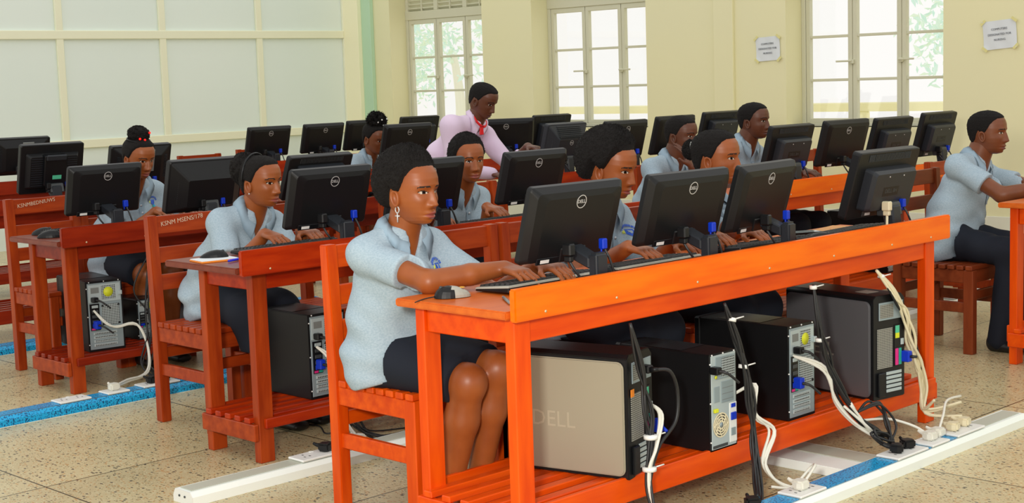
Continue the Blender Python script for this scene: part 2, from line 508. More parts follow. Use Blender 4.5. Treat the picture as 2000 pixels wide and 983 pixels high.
# outside: balcony rail and tree crowns beyond the windows
b = MB(); b.box(10.36, 40, -20, 30, -.35, -.25, M_out, 0)
struct(b.obj('ground'), 'bright sunlit ground outside the windows', 'ground')
t = thing('balcony_railing', 'pale balcony railing outside the third window', 'railing', (12.2, 7, -.25))
b = MB(); b.box(-.04, .04, -5, 6, 1.235, 1.32, M_wallw, .01); b.obj('top_rail', t)
for i in range(9):
    b = MB(); b.box(-.035, .035, -4.7+i*1.3, -4.6+i*1.3, 0, 1.235, M_wallw, .01); b.obj('baluster', t)
def tree(x, y, h, r, label, seed):
    t = thing('tree', label, 'tree', (x, y, -.25), 0, 'trees outside the windows')
    b = MB(); b.tube([(0, 0, 0), (.05, 0, h*.4), (0, .1, h*.75)], [.14, .1, .06], mat('glare_bark', C(240, 238, 220), .8)); b.obj('trunk', t)  # bark near white: outdoor glare is in the colour, as in the leaves
    R = random.Random(seed); b = MB()
    for i in range(800):
        d = Vector((R.gauss(0, 1), R.gauss(0, 1), R.gauss(0, 1))).normalized()*r*R.uniform(.35, 1)
        c = Vector((0, 0, h))+Vector((d.x, d.y, d.z*.9))
        a = Vector((R.gauss(0, 1), R.gauss(0, 1), R.gauss(0, 1))).normalized(); q = a.orthogonal().normalized(); s_ = R.uniform(.05, .12)
        w_ = a.cross(q)*s_*.35
        b.add([c-a*s_, c+w_+q*.02, c+a*s_, c-w_+q*.02], [(0, 1, 2, 3)], R.choice((M_leaf, M_leaf2)))
    b.obj('crown', t)
tree(19, 20.6, 2.9, 1.6, 'pale leafy tree seen through the window nearest the boarded wall', 1)
tree(21, 24.6, 2.1, 1.3, 'low pale bush seen at the left of the window nearest the boarded wall', 2)
tree(22, 11.6, 2.3, 1.25, 'pale leafy tree seen through the right casement of the third window', 3)

# notices taped to the wall
def notice(y, z, w, h, tilt, label):
    t = thing('paper_notice', label, 'notice', (XW-.002, y, z), 0, 'notices on the yellow wall')
    b = MB(); n = 10; V = []; F = []
    for i in range(n+1):
        for j in range(n+1):
            u = i/n-.5; v = j/n-.5
            V.append((-.004-.006*math.sin(6*u+2*v)**2-.01*(abs(u*2)**6)*(abs(v*2)**6), -u*w, v*h))
    for i in range(n):
        for j in range(n):
            a = i*(n+1)+j; F.append((a, a+n+1, a+n+2, a+1))
    rx = Matrix.Rotation(tilt, 4, 'X')
    b.add(V, F, M_paper, True, rx); sh = b.obj('sheet', t)
    for k, line in enumerate(('COMPUTERS', 'DESIGNATED FOR', 'NURSNG')):
        b = MB(); V, F = text_mesh(line, .022, .0003)
        b.add(V, F, M_ink, False, rx @ frame((-.0115, 0, .040-.038*k), (0, -1, 0), (0, 0, 1), (-1, 0, 0)))
        b.obj('lettering', sh)
    for sy in (-1, 1):
        for sz in (-1, 1):
            b = MB(); a = sy*sz*.7
            b.box(-.016, -.014, -.024, .024, -.010, .010, M_tape, 0, rx @ Matrix.Translation((0, sy*w*.47, sz*h*.47)) @ Matrix.Rotation(-a, 4, 'X'))
            b.obj('tape', t)
notice(7.08, 1.575, .235, .195, -.04, 'white paper notice taped left of the third window')
notice(5.06, 1.60, .255, .205, -.07, 'white paper notice taped high above the young man at right')

# ------------------------------------------------------------------ cable trunking on the floor
def trunk(name, label, x0, x1, y, film=(), sockets=(), axis='x', lidm=None):
    t = thing(name, label, 'trunking', (0, 0, 0))
    prof = [(0, 0), (.118, 0), (.118, .022), (.105, .046), (.014, .046), (0, .03)]
    b = MB()
    b.prism([(y+p, z) for p, z in prof], 'x', x0, x1, M_trunk, 0)
    for xe in (x0-.003, x1):
        b.prism([(y+p, z) for p, z in prof], 'x', xe, xe+.003, M_white, 0)
    for yy in (.045, .078):
        b.cyl((x0-.006, y+yy, .026), (x0-.002, y+yy, .026), .004, .004, M_dgrey, 10)
    b.obj('channel', t)
    b = MB(); b.box(x0+.01, x1-.01, y+.026, y+.094, .0462, .0485, lidm or M_trunkl, .001); b.obj('lid', t)
    for i, (f0, f1, side) in enumerate(film):
        b = MB(); b.box(f0, f1, y+.018, y+.1, .0487, .0495, M_film, 0)
        if side:
            b.hexa([(f0, y-.0012, .003), (f1, y-.0012, .003), (f1, y-.0002, .003), (f0, y-.0002, .003)],
                   [(f0, y-.0012, .03), (f1, y-.0012, .03), (f1, y-.0002, .03), (f0, y-.0002, .03)], M_film)
            b.hexa([(f0, y-.0012, .03), (f1, y-.0012, .03), (f1, y+.0, .0295), (f0, y+.0, .0295)],
                   [(f0, y+.0128, .0472), (f1, y+.0128, .0472), (f1, y+.014, .046), (f0, y+.014, .046)], M_film)
        b.obj('film', t)
    for sx, w in sockets:
        b = MB(); b.box(sx, sx+w, y+.012, y+.104, .0495, .058, M_white, .003)
        nn = 2 if w > .12 else 1
        for q in range(nn):
            cx = sx+w*(q+.5)/nn
            for dx, dy in ((0, .02), (-.011, -.008), (.011, -.008)):
                b.box(cx+dx-.003, cx+dx+.003, y+.058+dy-.005, y+.058+dy+.005, .058, .0583, M_dgrey, 0)
        b.box(sx+w*.46, sx+w*.54, y+.085, y+.097, .058, .061, M_white, .001)
        b.obj('socket_plate', t)
    return t
trunk('cable_trunking', 'white floor trunking in front of the nearest desk with patches of blue film', 2.4, 5.245, 2.535,
      [(3.60, 3.745, 0), (3.90, 4.33, 0), (4.52, 4.56, 0), (4.68, 4.74, 0)], [(3.40, .20), (3.745, .145), (4.33, .2), (4.56, .12), (4.74, .2)])
trunk('cable_trunking', 'white floor trunking with screwed end cap under the second row chairs', 2.555, 5.3, 4.15, [], [(3.02, .19), (3.26, .13), (3.62, .19)])
trunk('cable_trunking', 'floor trunking wrapped in blue printed film in front of the third row', 2.5, 5.6, 5.80, [(2.95, 5.6, 1), (2.55, 2.95, 1)], [(2.95, .15), (3.18, .11), (3.36, .19)])
trunk('cable_trunking', 'blue film wrapped trunking on the floor at the far left', 3.0, 5.6, 7.45, [(3.0, 5.6, 1)], [])
trunk('cable_trunking', 'white floor trunking behind the chair of the young man at right', 6.4, 8.6, 4.12, [], [(7.62, .19), (8.0, .15)])
t = thing('trunking_branch', 'flat white trunking branch running under the nearest desk', 'trunking', (4.30, 2.66, 0))
b = MB(); b.prism([(-.13, 0), (.13, 0), (.12, .03), (-.12, .03)], 'y', 0, .75, M_trunk, .002); b.obj('channel', t)
b = MB(); b.box(0, .105, .01, .73, .0302, .033, M_trunkl, .001); b.obj('lid', t)

# ------------------------------------------------------------------ desks
def desk(x0, x1, y, H, pal, label, group='long computer desks', inset=.045, overhang=.02, board=True, rz=.10):
    """long desk: board side towards -y at y, students sit at +y"""
    top, brd, apr, leg = pal
    t = thing('computer_desk', label, 'desk', (x0, y, 0), 0, group)
    L = x1-x0; D = .475
    b = MB(); b.box(0, L, .004, D, H-.024, H, top, .004, seg=2); b.obj('tabletop', t)
    if board:
        b = MB(); b.box(.012, L, -.022, .003, H-.03, H+.062, brd, .004, seg=2)
        for x in (.13, L*.18, L*.34, L*.5, L*.66, L*.82, L-.15):
            b.cyl((x, -.0245, H-.012), (x, -.0215, H-.012), .0035, .0045, M_screw, 8)
        b.obj('front_board', t)
    yl = overhang
    lx = (inset, L-inset-.068)
    for i, xx in enumerate(lx):
        for yy in (yl, D-.075):
            b = MB(); b.box(xx, xx+.066, yy, yy+.038, 0, H-.025, upright(leg), .003); b.obj('leg', t)
    b = MB(); b.box(inset+.067, L-inset-.069, yl+.006, yl+.03, H-.102, H-.025, apr, .003); b.obj('apron', t)
    b = MB(); b.box(inset+.067, L-inset-.069, D-.07, D-.046, H-.102, H-.025, apr, .003); b.obj('apron', t)
    for xx in (inset+.012, L-inset-.036):
        b = MB(); b.box(xx, xx+.024, yl+.039, D-.076, H-.102, H-.0255, apr, .003); b.obj('apron', t)
    # low shelf
    for yy in (yl-.018, D-.032):
        b = MB(); b.box(inset+.02, L-inset-.02, yy, yy+.017, rz, .178 if rz < .11 else .168, apr, .003); b.obj('shelf_rail', t)
    for xx in (inset-.022, L-inset+.002):
        b = MB(); b.box(xx, xx+.02, yl+.0, D-.04, .085, .149, leg, .003); b.obj('shelf_rail', t)
    for i in range(5):
        yy = yl+.05+i*(D-yl-.135)/4
        b = MB(); b.box(inset-.021, L-inset+.021, yy-.018, yy+.018, .1495, .170, apr, .003); b.obj('shelf_slat', t)
    return t
PA = (WOOD['top'], WOOD['bright'], WOOD['brightleg'], WOOD['brightleg'])
PB = (WOOD['redtop'], WOOD['red'], WOOD['red'], WOOD['chair'])
PC = (WOOD['redtop'], WOOD['dark'], WOOD['dark'], WOOD['chair'])
desk(2.76, 5.155, 2.83, .75, PA, 'bright orange desk nearest the camera carrying four monitors')
desk(2.905, 5.30, 4.345, .75, PB, 'red desk of the second row right behind the front chairs', overhang=.085, inset=.12, rz=.130)
desk(3.13, 5.53, 6.09, .725, PC, 'dark red third row desk at the left with two black mice on its end', overhang=.085, inset=.075, rz=.130)
desk(3.2, 5.6, 7.85, .745, PC, 'dark red desk of the fourth row behind the girl with the bun')
desk(3.2, 5.6, 9.55, .745, PC, 'brown red desk of the last row at the far left edge')
desk(6.26, 8.62, 2.70, .755, PA, 'orange desk at the right edge where the young man sits')
desk(6.05, 8.47, 4.48, .745, (WOOD['top'], WOOD['bright'], WOOD['brightleg'], WOOD['brightleg']), 'orange desk beyond the nearest desk carrying the four right-hand monitors')
desk(6.0, 8.45, 6.2, .745, PB, 'red orange desk under the hands of the standing man')
desk(6.1, 8.5, 7.9, .745, PB, 'red desk where the girl with beaded puff hair sits')
desk(6.2, 8.6, 9.6, .745, PB, 'red desk of the last row before the boarded wall and corner post')

# ------------------------------------------------------------------ chairs
def chair(x, y, label, m, text=None, H=.87, rot=0, w=.40, group='slatted wooden chairs'):
    """backrest at +y; (x, y) is the left rear corner of the posts, seat towards -y"""
    t = thing('wooden_chair', label, 'chair', (x, y, 0), rot, group)
    d = .43; pw = .044; sz = .43
    def post(xx):
        b = MB()
        b.prism([(-.048, 0), (0, 0), (.0, sz-.02), (.012, H), (-.026, H), (-.048, sz)], 'x', xx, xx+pw, upright(m), .003)
        b.obj('back_post', t)
    post(0); post(w-pw)
    for xx in (0, w-pw):
        b = MB(); b.box(xx, xx+pw, -d, -d+.05, 0, sz-.022, upright(m), .003); b.obj('leg', t)
    def yb(z): return -.048+(z-sz)/(H-sz)*.022
    for i, (z0, z1) in enumerate(((H-.078, H-.004), (H-.20, H-.135), (H-.315, H-.25))):
        b = MB()
        o0, o1 = yb(z0)+.012, yb(z1)+.012
        b.hexa([(pw-.002, o0, z0), (w-pw+.002, o0, z0), (w-pw+.002, o0+.02, z0), (pw-.002, o0+.02, z0)],
               [(pw-.002, o1, z1), (w-pw+.002, o1, z1), (w-pw+.002, o1+.02, z1), (pw-.002, o1+.02, z1)], m, .002)
        r = b.obj('back_rail', t)
        if i == 0 and text:
            V, F = text_mesh(text, .027, .0003)
            b = MB(); zc = (z0+z1)/2+.012; yc = (o0+o1)/2
            n = Vector((0, -(z1-z0), (o1-o0))).normalized(); up = Vector((0, o1-o0, z1-z0)).normalized()
            b.add(V, F, mat('white_paint_marks', C(206, 176, 150), .7), False, frame(Vector((w*.42, yc, zc))+n*.0012, (math.cos(.1), 0, math.sin(.1)), up, n))
            b.obj('painted_mark', r)
    # seat frame, slats
    for xx in (.006, w-.03):
        b = MB(); b.box(xx, xx+.024, -d+.045, -.044, sz-.085, sz-.022, m, .003); b.obj('seat_rail', t)
    for yy in (-d+.01, -.04):
        b = MB(); b.box(.04, w-.04, yy, yy+.024, sz-.085, sz-.022, m, .003); b.obj('seat_rail', t)
    n = 8
    for i in range(n):
        yy = -d+i*(d-.05)/n
        b = MB(); b.box(-.004, w+.004, yy+.003, yy+(d-.05)/n-.009, sz-.0215, sz, m, .003); b.obj('seat_slat', t)
    for xx in (.011, w-.033):
        b = MB(); b.box(xx, xx+.022, -d+.045, -.04, .20, .25, m, .003); b.obj('stretcher', t)
    b = MB(); b.box(.04, w-.04, -d+.015, -d+.035, .26, .305, m, .003); b.obj('stretcher', t)
    b = MB(); b.box(.04, w-.04, -.035, -.015, .27, .315, m, .003); b.obj('stretcher', t)
    return t
CH, CN, CB = WOOD['chair'], WOOD['chairnear'], WOOD['chairbrown']
chair(2.865, 3.79, 'orange wooden chair under the girl with hoop cross earring in front', CN)
chair(3.24, 3.79, 'empty wooden chair just right of the front girl', CH)
chair(3.655, 3.79, 'wooden chair under the afro girl behind the leftmost front monitor', CH)
chair(4.30, 3.79, 'wooden chair under the smiling girl with the hair tie', CH)
chair(4.75, 3.79, 'empty wooden chair at the right end of the nearest desk', CB)
chair(3.16, 5.38, 'wooden chair with painted marks left of the second row girl', CH, 'KSNM MSENS/178')
chair(3.58, 5.38, 'wooden chair behind the second row girl with the hair puff', CH)
chair(4.42, 5.38, 'wooden chair under the short haired student at the second row mouse', CH)
chair(3.32, 7.0, 'wooden chair with painted marks at the far left of the third row', CH, 'KSNMBEDNIUWS')
chair(3.72, 7.0, 'wooden chair under the girl with the bun and red beads', CH)
chair(4.22, 7.0, 'empty wooden chair right of the girl with the bun', CH)
chair(4.87, 5.47, 'empty wooden chair at the right end of the second row', CH)
chair(6.40, 3.80, 'brown slatted chair under the young man at the right', CB, w=.42)
chair(7.16, 4.05, 'red slatted chair beyond the legs of the young man at right', CH)
chair(6.39, 5.47, 'wooden chair under the boy resting his face on his hand', CH)
chair(6.86, 5.47, 'wooden chair under the boy at the far orange desk', CH)
chair(7.87, 5.47, 'empty wooden chair between the two raised-back monitors on the far orange desk', CH)
chair(6.72, 8.83, 'wooden chair under the girl with beaded puff hair', CH)
chair(6.32, 10.2, 'lone wooden chair standing before the boarded wall', CH)
chair(7.15, 10.6, 'wooden chair behind the two monitors before the boarded wall', CH)

# ------------------------------------------------------------------ monitors
def rbox_pts(w, h, r, n=4):
    P = []
    for cx, cy, a0 in ((w/2-r, h/2-r, 0), (-w/2+r, h/2-r, 90), (-w/2+r, -h/2+r, 180), (w/2-r, -h/2+r, 270)):
        for k in range(n+1):
            a = math.radians(a0+90*k/n); P.append((cx+r*math.cos(a), cy+r*math.sin(a)))
    return P
def loft(b, rings, m, M=None, smooth=False, cap0=True, cap1=True):
    n = len(rings[0]); V = [p for r in rings for p in r]; F = []
    for i in range(len(rings)-1):
        for k in range(n):
            F.append((i*n+k, i*n+(k+1) % n, (i+1)*n+(k+1) % n, (i+1)*n+k))
    if cap0: F.append(tuple(range(n))[::-1])
    if cap1: F.append(tuple((len(rings)-1)*n+k for k in range(n)))
    b.add(V, F, m, smooth, M)
def logo(t, M, r, txt=True, name='logo'):
    b = MB(); n = 32; V = []; F = []
    for k in range(n):
        a = 2*PI*k/n
        for rr, z in ((r, 0), (r, .0008), (r*.89, .0008), (r*.89, 0)):
            V.append((rr*math.cos(a), rr*math.sin(a), z))
    for k in range(n):
        for q in range(4):
            F.append((k*4+q, ((k+1) % n)*4+q, ((k+1) % n)*4+(q+1) % 4, k*4+(q+1) % 4))
    b.add(V, F, M_logo, False, M)
    if txt:
        V, F = text_mesh('DELL', r*.72, .0004)
        V2 = []
        b.add([(v.x*1.02, v.y*1.05, v.z+.0004) for v in V], F, M_logo, False, M)
    return b.obj(name, t)

def monitor(kind, x, y, z, label, rot=0, tilt=16, w=.425, h=.238, raise_=.092, cable='b', group='desktop monitors', lean=1, dep=1):
    """base centre at (x, y) on height z; the screen looks to +y, the back to -y"""
    t = thing('monitor', label, 'monitor', (x, y, z), math.radians(rot), group)
    tl = math.radians(tilt)
    yc = .045
    Mh = Matrix.Translation((0, yc, raise_+h/2*math.cos(tl))) @ Matrix.Rotation(tl, 4, 'X')
    # local head frame: x right, z up, +y screen side
    def ring(w_, h_, y_, r=.012, dz=0, dx=0):
        return [(p[0]+dx, y_, p[1]+dz) for p in rbox_pts(w_, h_, r)]
    wide = kind == 'wide'
    b = MB()
    if wide:
        loft(b, [ring(w, h, .012), ring(w, h, -.004), ring(w-.006, h-.006, -.008), ring(w-.034, h-.024, -.024, .016, -.003), ring(w-.10, h-.05, -.03, .02, -.008)], M_black, Mh, False)
        b.prism([(-.03, -.006), (-w*.37, -.008), (-w*.37, -.014), (w*.37, -.014), (w*.37, -.008)], 'z', h*.42, h*.435, M_black2, 0, Mh)
    else:
        mm = M_black if kind != 'pyrg' else M_slate
        loft(b, [ring(w, h, .014), ring(w, h, -.016), ring(w-.008, h-.008, -.02)], mm, Mh)
    sh = b.obj('housing', t)
    b = MB(); loft(b, [ring(w-.03, h-.034, .0125, .004, .004), ring(w-.03, h-.034, .0145, .004, .004)], M_screen, Mh); b.obj('screen', t)
    MbF = lambda lx, lz, ly: Mh @ frame((lx, ly, lz), (1, 0, 0), (0, 0, 1), (0, -1, 0))
    if wide:
        b = MB()
        b.box(-.055, .055, -.034, -.024, -h*.49, -h*.30, M_black, .003, Mh)
        b.box(-.15, -.05, -.031, -.024, -h*.49, -h*.40, M_black2, .002, Mh)
        b.box(-.135, -.098, -.0317, -.031, -h*.47, -h*.425, M_white, 0, Mh)
        b.obj('port_bay', t)
        logo(t, MbF(0, h*.30, -.0302), .021)
        # neck: arm coming out of the back, then a column to the base
        b = MB()
        b.hexa([(-.028, -.05, raise_-.022), (.028, -.05, raise_-.022), (.03, .03, raise_+.008), (-.03, .03, raise_+.008)],
               [(-.028, -.05, raise_+.012), (.028, -.05, raise_+.012), (.03, .03, raise_+.045), (-.03, .03, raise_+.045)], M_slate, .004)
        b.box(-.028, .028, -.082, -.046, .01, raise_+.026, M_slate, .008, seg=3)
        b.obj('neck', t)
    else:
        d = .05*dep
        if kind in ('box', 'boxb'):
            b = MB()
            ww, hh, dz = w*.72, h*.62, -.012 if kind == 'box' else .0
            loft(b, [ring(ww, hh, -.018, .01, dz), ring(ww-.006, hh-.004, -.018-d*.7, .012, dz), ring(ww-.03, hh-.02, -.018-d, .012, dz-.002)], M_slate, Mh)
            b.box(-ww*.34, ww*.34, -.0215, -.0185, h*.37, h*.455, M_black, 0, Mh)
            for i in range(30):
                xx = -ww*.46+i*ww*.92/29
                b.box(xx-.0012, xx+.0012, -.023, -.018, h*.36, h*.46, M_dgrey, 0, Mh)
            for sx, sz in ((-.05, .35), (.05, .35), (-.05, -.35), (.05, -.35)):
                b.cyl(Mh @ Vector((sx, -.0172-d, dz+sz*hh)), Mh @ Vector((sx, -.0195-d, dz+sz*hh)), .003, .003, M_logo, 8)
            b.obj('back_box', t)
            b = MB()
            b.box(-.075, .035, -.0185-d, -.017-d, dz-.02, dz+.018, M_black, .001, Mh)
            V, F = text_mesh('DELL BH', .022, .0005)
            b.add(V, F, M_dgrey, False, MbF(-.02, dz, -.0188-d)); b.obj('embossed_plate', t)
            b = MB(); b.box(-.105, -.045, -.0215, -.0195, -h*.47, -h*.36, M_dgrey, 0, Mh); b.box(-.085, -.05, -.022, -.0212, -h*.46, -h*.42, M_white, 0, Mh); b.obj('rating_label', t)
        elif kind in ('pyr', 'pyrg'):
            b = MB(); mm = M_black if kind == 'pyr' else M_slate
            loft(b, [ring(w-.01, h-.01, -.018, .01), ring(w*.62, h*.52, -.018-d*1.2, .008, -.02)], mm, Mh)
            if kind == 'pyrg':
                for i in range(9):
                    zz = h*.18+i*.009
                    yy = -.022-d*1.2*(h/2-zz-.005)/(h*.21)*.9
                    b.box(-w*.30, w*.30, max(yy, -.018-d*1.2)-.002, max(yy, -.018-d*1.2)+.004, zz-.0012, zz+.0012, M_dgrey, 0, Mh)
            for i in range(12):
                zz = -h*.28+i*.010
                b.box(-w*.405, -w*.365, -.047, -.036, zz-.002, zz+.002, M_dgrey, 0, Mh)
            b.obj('back_bulge', t)
            if kind == 'pyrg': logo(t, MbF(0, h*.1, -.019-d*1.2), .016)
        elif kind == 'rib':
            b = MB()
            loft(b, [ring(w*.84, h*.72, -.018, .01, -.01), ring(w*.74, h*.62, -.03-d*.4, .01, -.01)], M_black, Mh)
            b.box(-.07, .07, -.075, -.03, -h*.30, h*.32, M_black2, .006, Mh)
            b.box(-.062, .062, -.085, -.07, h*.22, h*.34, M_slate, .006, Mh)
            for sx in (-1, 1):
                for i in range(13):
                    zz = -h*.30+i*h*.045
                    b.box(sx*w*.27-.035, sx*w*.27+.035, -.0535, -.048, zz-.002, zz+.002, M_slate, 0, Mh)
            b.box(-.02, .035, -.0765, -.075, -h*.16, -h*.08, M_green, 0, Mh)
            b.obj('back_box', t)
        elif kind == 'strip':
            b = MB(); loft(b, [ring(w-.012, h-.012, -.018, .01), ring(w*.6, h*.62, -.05, .008, -.01)], M_black, Mh)
            for sx in (-1, 1):
                for i in range(16):
                    zz = -h*.28+i*h*.036
                    b.box(sx*w*.36-.022, sx*w*.36+.022, -.04, -.030, zz-.0014, zz+.0014, M_slate, 0, Mh)
            b.obj('back_bulge', t)
            b = MB(); b.box(-.005, .075, -.056, -.05, -h*.1, h*.42, M_grey, .003, Mh); b.obj('strip', t)
            logo(t, MbF(.034, h*.22, -.0565), .022)
        b = MB()
        b.hexa([(-.028, -.04, .012), (.028, -.04, .012), (.034, .0, .012), (-.034, .0, .012)],
               [(-.03, -.03, raise_+.04), (.03, -.03, raise_+.04), (.03, .02, raise_+.04), (-.03, .02, raise_+.04)], M_slate, .006)
        b.hexa([(-.045, -.03, raise_+.0), (.045, -.03, raise_+.0), (.045, .03, raise_+.0), (-.045, .03, raise_+.0)],
               [(-.045, -.02, raise_+.05), (.045, -.02, raise_+.05), (.045, .035, raise_+.065), (-.045, .035, raise_+.065)], M_dgrey, .004)
        b.obj('neck', t)
    b = MB(); b.prism(rbox_pts(.19, .15, .025), 'z', 0, .011, M_black2, .003, Matrix.Translation((0, .005, 0)), False); b.obj('base', t)
    # connectors and cables at the lower edge of the back
    zb = raise_+.038
    b = MB()
    bx, by = .072, -.012 if wide else -.005
    b.box(bx-.011, bx+.011, by-.018, by+.002, zb-.012, zb+.020, M_blue, .003)
    for k in (-.008, .008):
        b.cyl((bx+k, by-.008, zb-.024), (bx+k, by-.008, zb-.01), .0028, .0028, M_blue, 8)
    b.obj('vga_plug', t)
    b = MB(); b.tube([(bx, by-.014, zb-.012), (bx+.006, by-.03, zb-.045), (bx+.02, by-.035, .03), (bx+.03, by-.02, .006)], .0038, M_cableb); b.obj('vga_cable', t)
    px = -.085 if wide else -.05
    pm = M_black if cable == 'b' else M_cream
    b = MB(); b.box(px-.013, px+.013, by-.03, by+.004, zb-.016, zb+.02, pm, .004); b.box(px-.009, px+.009, by-.026, by, zb-.034, zb-.016, pm, .003); b.obj('power_plug', t)
    b = MB()
    if cable == 'b':
        b.tube([(px, by-.014, zb-.03), (px+.008, by-.03, zb-.06), (px+.04, by-.04, .03), (px+.085, by-.045, .008)], .004, M_cableb)
    else:
        b.tube([(px, by-.014, zb-.03), (px-.02, by-.025, zb-.08), (px-.032, by-.03, .01)], .0052, M_cream)
    b.obj('power_cable', t)
    return t
zA = .751
monitor('wide', 3.185, 2.935, zA, 'black wide monitor on the nearest desk, leftmost, before the front girl', w=.40)
monitor('wide', 3.72, 2.935, zA, 'black wide monitor on the nearest desk, second from its left end', w=.415)
monitor('wide', 4.165, 2.945, zA, 'black wide monitor on the nearest desk, second from its right end', rot=7, w=.40)
monitor('box', 4.905, 2.925, zA, 'black monitor with raised back box and cream power lead on the nearest desk', w=.43, h=.262, raise_=.075, cable='w')
zB = .751
monitor('wide', 3.465, 4.48, zB, 'black wide monitor in front of the second row girl with the hair puff', w=.39)
monitor('wide', 3.985, 4.50, zB, 'black wide monitor half hidden behind the front girl and her afro', w=.395)
monitor('wide', 4.615, 4.50, zB, 'black wide monitor of the second row above the front leftmost monitor', w=.39)
zC = .726
monitor('wide', 3.485, 6.24, zC, 'black wide monitor at the left end of the third row', tilt=14, w=.385)
monitor('pyr', 4.04, 6.25, zC, 'black monitor with sloping pyramid back in front of the girl with the bun', w=.43, h=.27, raise_=.06)
monitor('boxb', 4.745, 6.25, zC, 'dark monitor of the third row seen just above the second row girl', w=.42, h=.25, tilt=24, raise_=.07)
zD = .746
monitor('rib', 4.12, 8.0, zD, 'black monitor with ribbed back and green sticker in the fourth row', w=.39, h=.30, raise_=.07, rot=-3)
monitor('strip', 4.72, 8.02, zD, 'slatted black monitor half hidden behind the girl with the bun', w=.42, h=.27, raise_=.06)
monitor('strip', 4.78, 9.72, zD, 'black monitor with grey logo strip at the far left edge', w=.40, h=.27, rot=-8)
monitor('wide', 6.92, 9.75, zD, 'black wide monitor before the boarded wall, the left one of the pair', w=.42, h=.25)
monitor('wide', 7.47, 9.75, zD, 'black wide monitor before the boarded wall, right one of the pair', w=.42, h=.25)
monitor('wide', 7.93, 9.75, zD, 'black monitor behind the girl with beaded puff hair', w=.44, h=.26)
monitor('box', 8.5, 9.72, zD, 'black monitor below the left window beside the standing man', w=.44, h=.27)
monitor('wide', 6.91, 8.03, zD, 'black wide monitor in front of the girl with beaded puff hair', w=.45, h=.27)
monitor('wide', 7.88, 8.02, zD, 'black wide monitor turned sideways right of the standing man', w=.46, h=.265, rot=-30)
monitor('boxb', 8.40, 8.02, zD, 'black box-backed monitor below the middle window', w=.42, h=.30, raise_=.07)
monitor('pyrg', 6.77, 6.34, zD, 'grey topped monitor with slatted bulging back right of the standing man', w=.36, h=.27, raise_=.1)
monitor('wide', 7.38, 6.36, zD, 'black wide monitor below the middle window, right of the afro girl', w=.43, h=.26, raise_=.1)
monitor('wide', 7.90, 6.36, zD, 'black monitor mostly hidden behind the boy resting his face on his hand', w=.42, h=.27, raise_=.1)
monitor('boxb', 8.42, 6.36, zD, 'black monitor behind the head of the boy at the far orange desk', w=.42, h=.27, raise_=.11)
monitor('box', 6.75, 4.62, zD, 'raised-back monitor in front of the boy at the far orange desk, leftmost there', w=.40, h=.27, raise_=.085)
monitor('wide', 7.30, 4.62, zD, 'black wide monitor on the far orange desk with round silver logo', w=.42, h=.27, raise_=.09, rot=-4)
monitor('box', 7.81, 4.62, zD, 'raised-back monitor on the far orange desk, second from its right end', w=.41, h=.28, raise_=.075)
monitor('box', 8.35, 4.62, zD, 'raised-back monitor on the far orange desk, rightmost, beside the wall', w=.40, h=.28, raise_=.085)

# ------------------------------------------------------------------ keyboards, mice and small things on the desks
def keyboard(x, y, z, label, rot=0, edge='silver', w=.43, d=.145):
    """centre of the far-left corner region: (x, y) centre; front edge (user) at +y"""
    t = thing('keyboard', label, 'keyboard', (x, y, z), math.radians(rot), 'keyboards')
    b = MB()
    hb, hf = .028, .014
    if edge == 'silver':
        b.hexa([(-w/2, -d/2, .006), (w/2, -d/2, .006), (w/2, d/2, .002), (-w/2, d/2, .002)], [(-w/2, -d/2, hb-.007), (w/2, -d/2, hb-.007), (w/2, d/2, hf-.006), (-w/2, d/2, hf-.006)], M_black2, .003)
        b.hexa([(-w/2, -d/2, hb-.007), (w/2, -d/2, hb-.007), (w/2, d/2, hf-.006), (-w/2, d/2, hf-.006)], [(-w/2+.003, -d/2+.003, hb), (w/2-.003, -d/2+.003, hb), (w/2-.003, d/2-.003, hf), (-w/2+.003, d/2-.003, hf)], M_silver, .001)
    else:
        b.hexa([(-w/2, -d/2, .004), (w/2, -d/2, .004), (w/2, d/2, .002), (-w/2, d/2, .002)], [(-w/2+.003, -d/2+.003, hb), (w/2-.003, -d/2+.003, hb), (w/2-.003, d/2-.003, hf), (-w/2+.003, d/2-.003, hf)], M_black, .003)
    b.obj('case', t)
    b = MB()
    rows = 6
    for r in range(rows):
        yy = -d/2+.018+r*(d-.034)/(rows-1)
        zz = hb+(hf-hb)*(yy+d/2)/d
        xs = -w/2+.012
        ncol = 15
        for blk0, blk1, nk in ((-w/2+.012, -w/2+.285, ncol), (-w/2+.293, -w/2+.345, 3), (-w/2+.353, w/2-.012, 4)):
            if r == 3 and nk == 3: continue
            st = (blk1-blk0)/nk
            k = 0
            while k < nk:
                span = 6 if (r == rows-1 and nk == ncol and k == 4) else 1
                x0 = blk0+k*st+.0012; x1 = blk0+(k+span)*st-.0012
                b.hexa([(x0, yy-.0085, zz), (x1, yy-.0085, zz), (x1, yy+.0085, zz-.0015), (x0, yy+.0085, zz-.0015)],
                       [(x0+.002, yy-.006, zz+.007), (x1-.002, yy-.006, zz+.007), (x1-.002, yy+.006, zz+.0055), (x0+.002, yy+.006, zz+.0055)], M_key)
                k += span
    b.obj('keys', t)
    b = MB(); b.tube([(w*.1, -d/2, .012), (w*.12, -d/2-.02, .005), (w*.3, -d/2-.03, .004)], .0022, M_cableb); b.obj('lead', t)
    return t
keyboard(3.195, 3.118, zA, 'silver-edged black keyboard under the hands of the front girl')
keyboard(3.68, 3.112, zA, 'silver-edged black keyboard second from the left on the nearest desk')
keyboard(4.33, 3.10, zA, 'all-black keyboard under the hands of the smiling girl', edge='black', rot=-3)
keyboard(4.83, 3.055, zA, 'all-black keyboard before the raised-back monitor of the nearest desk', edge='black', rot=3)
keyboard(3.37, 4.69, zB, 'black keyboard under the hands of the second row girl', edge='black', rot=2)
